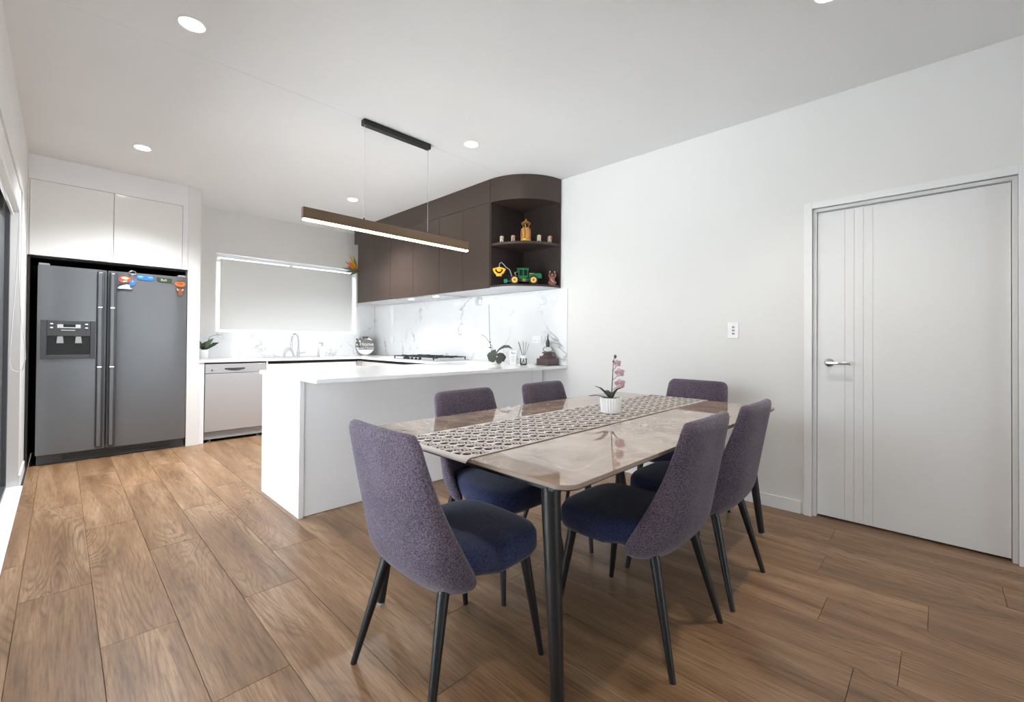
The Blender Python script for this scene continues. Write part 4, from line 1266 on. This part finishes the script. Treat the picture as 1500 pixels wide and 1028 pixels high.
# outlets and the wall switch
def plate(name, label, loc, hy_, hz_, kind):
    o = thing(name, label, kind, loc)
    MB().box(-0.009, 0.0, -hy_, hy_, -hz_, hz_, 0.002).build('plate', M['white_plastic'], o)
    return o
o = plate('power_outlet', 'white double power outlet on the marble behind the reed diffuser', (3.4695, 3.006, 1.160), 0.058, 0.036, 'outlet')
for y in (-0.028, 0.028):
    MB().box(-0.013, -0.0092, y - 0.006, y + 0.006, 0.008, 0.024, 0.001).build('rocker', M['white_plastic'], o)
    MB().box(-0.0096, -0.0085, y - 0.010, y - 0.006, -0.018, -0.006).box(-0.0096, -0.0085, y + 0.006, y + 0.010, -0.018, -0.006).build('pin_slots', M['grey_plastic'], o)
o = plate('power_outlet', 'small white power outlet on the marble left of the cooktop', (3.4695, 5.88, 1.155), 0.04, 0.05, 'outlet')
MB().box(-0.013, -0.0092, -0.006, 0.006, 0.012, 0.03, 0.001).build('rocker', M['white_plastic'], o)
o = plate('light_switch', 'white light switch plate on the wall left of the door', (XR - 0.0005, 1.093, 1.236), 0.037, 0.058, 'switch')
for z in (0.022, -0.002, -0.026):
    MB().box(-0.014, -0.0092, -0.012, 0.006, z - 0.007, z + 0.007, 0.0015).build('rocker', M['grey_plastic'], o)

# ------------------------------------------------------------------ things on the curved shelves
ZM, ZL = 2.1145, ZU + 0.0195
fgr = thing('golden_figurine', 'gilded robed figurine under a small parasol on the middle shelf', 'figurine', (3.15, 2.885, ZM))
MB().lathe([(0.050, 0.0), (0.050, 0.012), (0.046, 0.020), (0.044, 0.06), (0.046, 0.10), (0.040, 0.125), (0.018, 0.132)], (0, 0, 0), 20).build('robe', M['gold'], fgr)
for k in range(6):
    a = 2 * PI * k / 6 + 0.4
    MB().path([(0.044 * math.cos(a), 0.044 * math.sin(a), 0.02), (0.049 * math.cos(a + .2), 0.049 * math.sin(a + .2), 0.07), (0.042 * math.cos(a), 0.042 * math.sin(a), 0.12)], 0.007, 8).build('robe_fold', M['rust'], fgr)
MB().ball((0, 0, 0.150), 0.019, 0.019, 0.022).build('head', M['face_dark'], fgr)
MB().lathe([(0.046, 0.172), (0.044, 0.180), (0.020, 0.196), (0.010, 0.200), (0.010, 0.208), (0.003, 0.222)], (0, 0, 0), 20).build('parasol', M['gold'], fgr)
for a in (0.6, 2.2, 3.7, 5.3):
    MB().tube((0.040 * math.cos(a), 0.040 * math.sin(a), 0.173), (0.020 * math.cos(a), 0.020 * math.sin(a), 0.13), 0.003, n=6).build('strut', M['gold'], fgr)

def elephant(loc, rz, label, m_):
    o = thing('elephant_figurine', label, 'figurine', loc, rz, 'tiny elephants on the middle shelf')
    b_ = MB().ball((0, 0, 0.034), 0.020, 0.026, 0.020)
    for sx_ in (-1, 1):
        for sy_ in (-1, 1):
            b_.lathe([(0.007, 0.0), (0.0075, 0.03)], (sx_ * 0.011, sy_ * 0.014, 0), 8)
    b_.build('body', m_, o)
    hd_ = MB().ball((0, -0.028, 0.044), 0.014, 0.013, 0.015).build('head', m_, o)
    MB().path([(0, -0.038, 0.042), (0, -0.046, 0.028), (0, -0.044, 0.012), (0, -0.050, 0.006)], [.006, .005, .004, .003], 8).build('trunk', m_, o)
    for sx_ in (-1, 1):
        MB().ball((sx_ * 0.016, -0.022, 0.044), 0.004, 0.010, 0.012).build('ear', m_, hd_)
    return o
rzE = math.radians(-45)
elephant((3.022, 3.090, ZM), rzE, 'tiny pale elephant at the far left of the middle shelf', M['ivory'])
elephant((3.075, 2.985, ZM), rzE, 'tiny tan elephant left of the golden figurine', M['ivory_b'])
elephant((3.235, 2.790, ZM), rzE, 'tiny pale elephant right of the golden figurine', M['ivory'])
elephant((3.335, 2.738, ZM), rzE, 'tiny tan elephant at the right end of the middle shelf', M['ivory_b'])

# toy forestry harvester, local x runs to its front (camera right)
ty = thing('toy_forestry_harvester', 'green toy forestry machine with yellow wheels and a yellow crane grab on the bottom shelf', 'toy', (3.195, 2.945, ZL), math.radians(-45.8))
def wheel(x, y, par):
    wh = MB().lathe([(0.030, -0.020), (0.046, -0.016), (0.046, 0.016), (0.030, 0.020)], (0, 0, 0), 24, 'y').build('wheel', M['tyre'], par, loc=(x, y, 0.0465))
    MB().lathe([(0.029, -0.0245), (0.029, -0.018), (0.029, 0.018), (0.029, 0.0245)], (0, 0, 0), 20, 'y').build('hub', M['hub_yellow'], wh, loc=(0, 0, 0))
    MB().lathe([(0.012, -0.0262), (0.012, 0.0262)], (0, 0, 0), 12, 'y').build('hub_cap', M['rust'], wh)
for x in (-0.095, 0.090):
    for y in (-0.042, 0.042):
        wheel(x, y, ty)
MB().box(-0.13, 0.13, -0.018, 0.018, 0.040, 0.066, 0.003).build('chassis', M['green_toy'], ty)
cb = MB()
cb.box(-0.060, 0.035, -0.036, 0.036, 0.066, 0.092, 0.003).box(-0.072, 0.044, -0.040, 0.040, 0.150, 0.166, 0.004)
for x in (-0.058, -0.014, 0.028):
    for y in (-0.034, 0.028):
        cb.box(x, x + 0.009, y, y + 0.006, 0.092, 0.150)
cb.build('cab', M['green_toy'], ty)
MB().box(-0.050, 0.030, -0.031, 0.031, 0.093, 0.149).build('cab_window', M['toy_dark'], ty)
MB().prism([(0.046, 0.066), (0.046, 0.112), (0.155, 0.118), (0.172, 0.105), (0.172, 0.062), (0.12, 0.066)], -0.034, 0.034, 'y', 0.003).build('hood', M['green_toy'], ty)
MB().box(0.05, 0.10, -0.030, 0.030, 0.1145, 0.118).build('hood_stripe', M['hub_yellow'], ty)
MB().box(-0.02, 0.015, -0.046, -0.030, 0.036, 0.041).box(-0.02, 0.015, -0.046, -0.030, 0.052, 0.057).build('ladder', M['hub_yellow'], ty)
MB().path([(-0.075, 0, 0.085), (-0.095, 0, 0.125), (-0.065, -0.01, 0.132)], 0.005, 8).build('exhaust', M['hose'], ty)
MB().path([(-0.12, -0.01, 0.05), (-0.125, -0.02, 0.10), (-0.145, -0.04, 0.15), (-0.18, -0.05, 0.17), (-0.205, -0.055, 0.20), (-0.225, -0.06, 0.215), (-0.243, -0.06, 0.205), (-0.246, -0.06, 0.165)], [.006, .006, .005, .005, .0045, .0045, .0045, .0045], 8).build('crane_arm', M['hose'], ty)
MB().path([(-0.13, 0.01, 0.05), (-0.155, 0, 0.085), (-0.15, 0, 0.11)], .004, 8).build('hose', M['black_plastic'], ty)
MB().box(-0.20, -0.165, -0.025, 0.025, 0.022, 0.058, 0.004).box(-0.165, -0.12, -0.006, 0.006, 0.036, 0.046).build('dozer_blade', M['teal_toy'], ty)
gr = MB()
gr.ball((-0.246, -0.06, 0.145), 0.026, 0.020, 0.022).ball((-0.292, -0.06, 0.148), 0.016, 0.012, 0.012).ball((-0.196, -0.06, 0.146), 0.016, 0.012, 0.010)
gr.path([(-0.30, -0.06, 0.148), (-0.285, -0.065, 0.115), (-0.262, -0.07, 0.098), (-0.236, -0.07, 0.096), (-0.212, -0.065, 0.112), (-0.192, -0.06, 0.146)], 0.011, 10)
gr.box(-0.275, -0.220, -0.074, -0.048, 0.080, 0.098, 0.004)
gr.path([(-0.292, -0.06, 0.152), (-0.246, -0.06, 0.166), (-0.196, -0.06, 0.152)], 0.007, 8)
gr.build('crane_grab', M['yellow'], ty)

cf = thing('carved_figurine', 'red brown carved wooden figurine with raised arms at the right end of the bottom shelf', 'figurine', (3.395, 2.752, ZL), math.radians(-45))
MB().lathe([(0.034, 0.0), (0.034, 0.010), (0.026, 0.016), (0.026, 0.05), (0.024, 0.08), (0.014, 0.09)], (0, 0, 0), 16).ball((0, -0.004, 0.102), 0.019, 0.018, 0.020).build('body', M['wood_red'], cf)
for sx_ in (-1, 1):
    MB().path([(sx_ * 0.018, 0, 0.075), (sx_ * 0.032, -0.004, 0.10), (sx_ * 0.024, -0.006, 0.136)], [.009, .008, .004], 8).build('arm', M['wood_red'], cf)
    MB().ball((sx_ * 0.024, -0.006, 0.136), 0.007, 0.006, 0.010).build('hand', M['wood_pale'], cf)
    MB().path([(sx_ * 0.016, -0.012, 0.04), (sx_ * 0.034, -0.022, 0.026), (sx_ * 0.02, -0.032, 0.010)], [.012, .011, .008], 8).build('leg', M['wood_red'], cf)
MB().path([(-0.016, -0.030, 0.058), (0.0, -0.034, 0.042), (0.018, -0.034, 0.026)], .006, 8).build('sash', M['wood_pale'], cf)
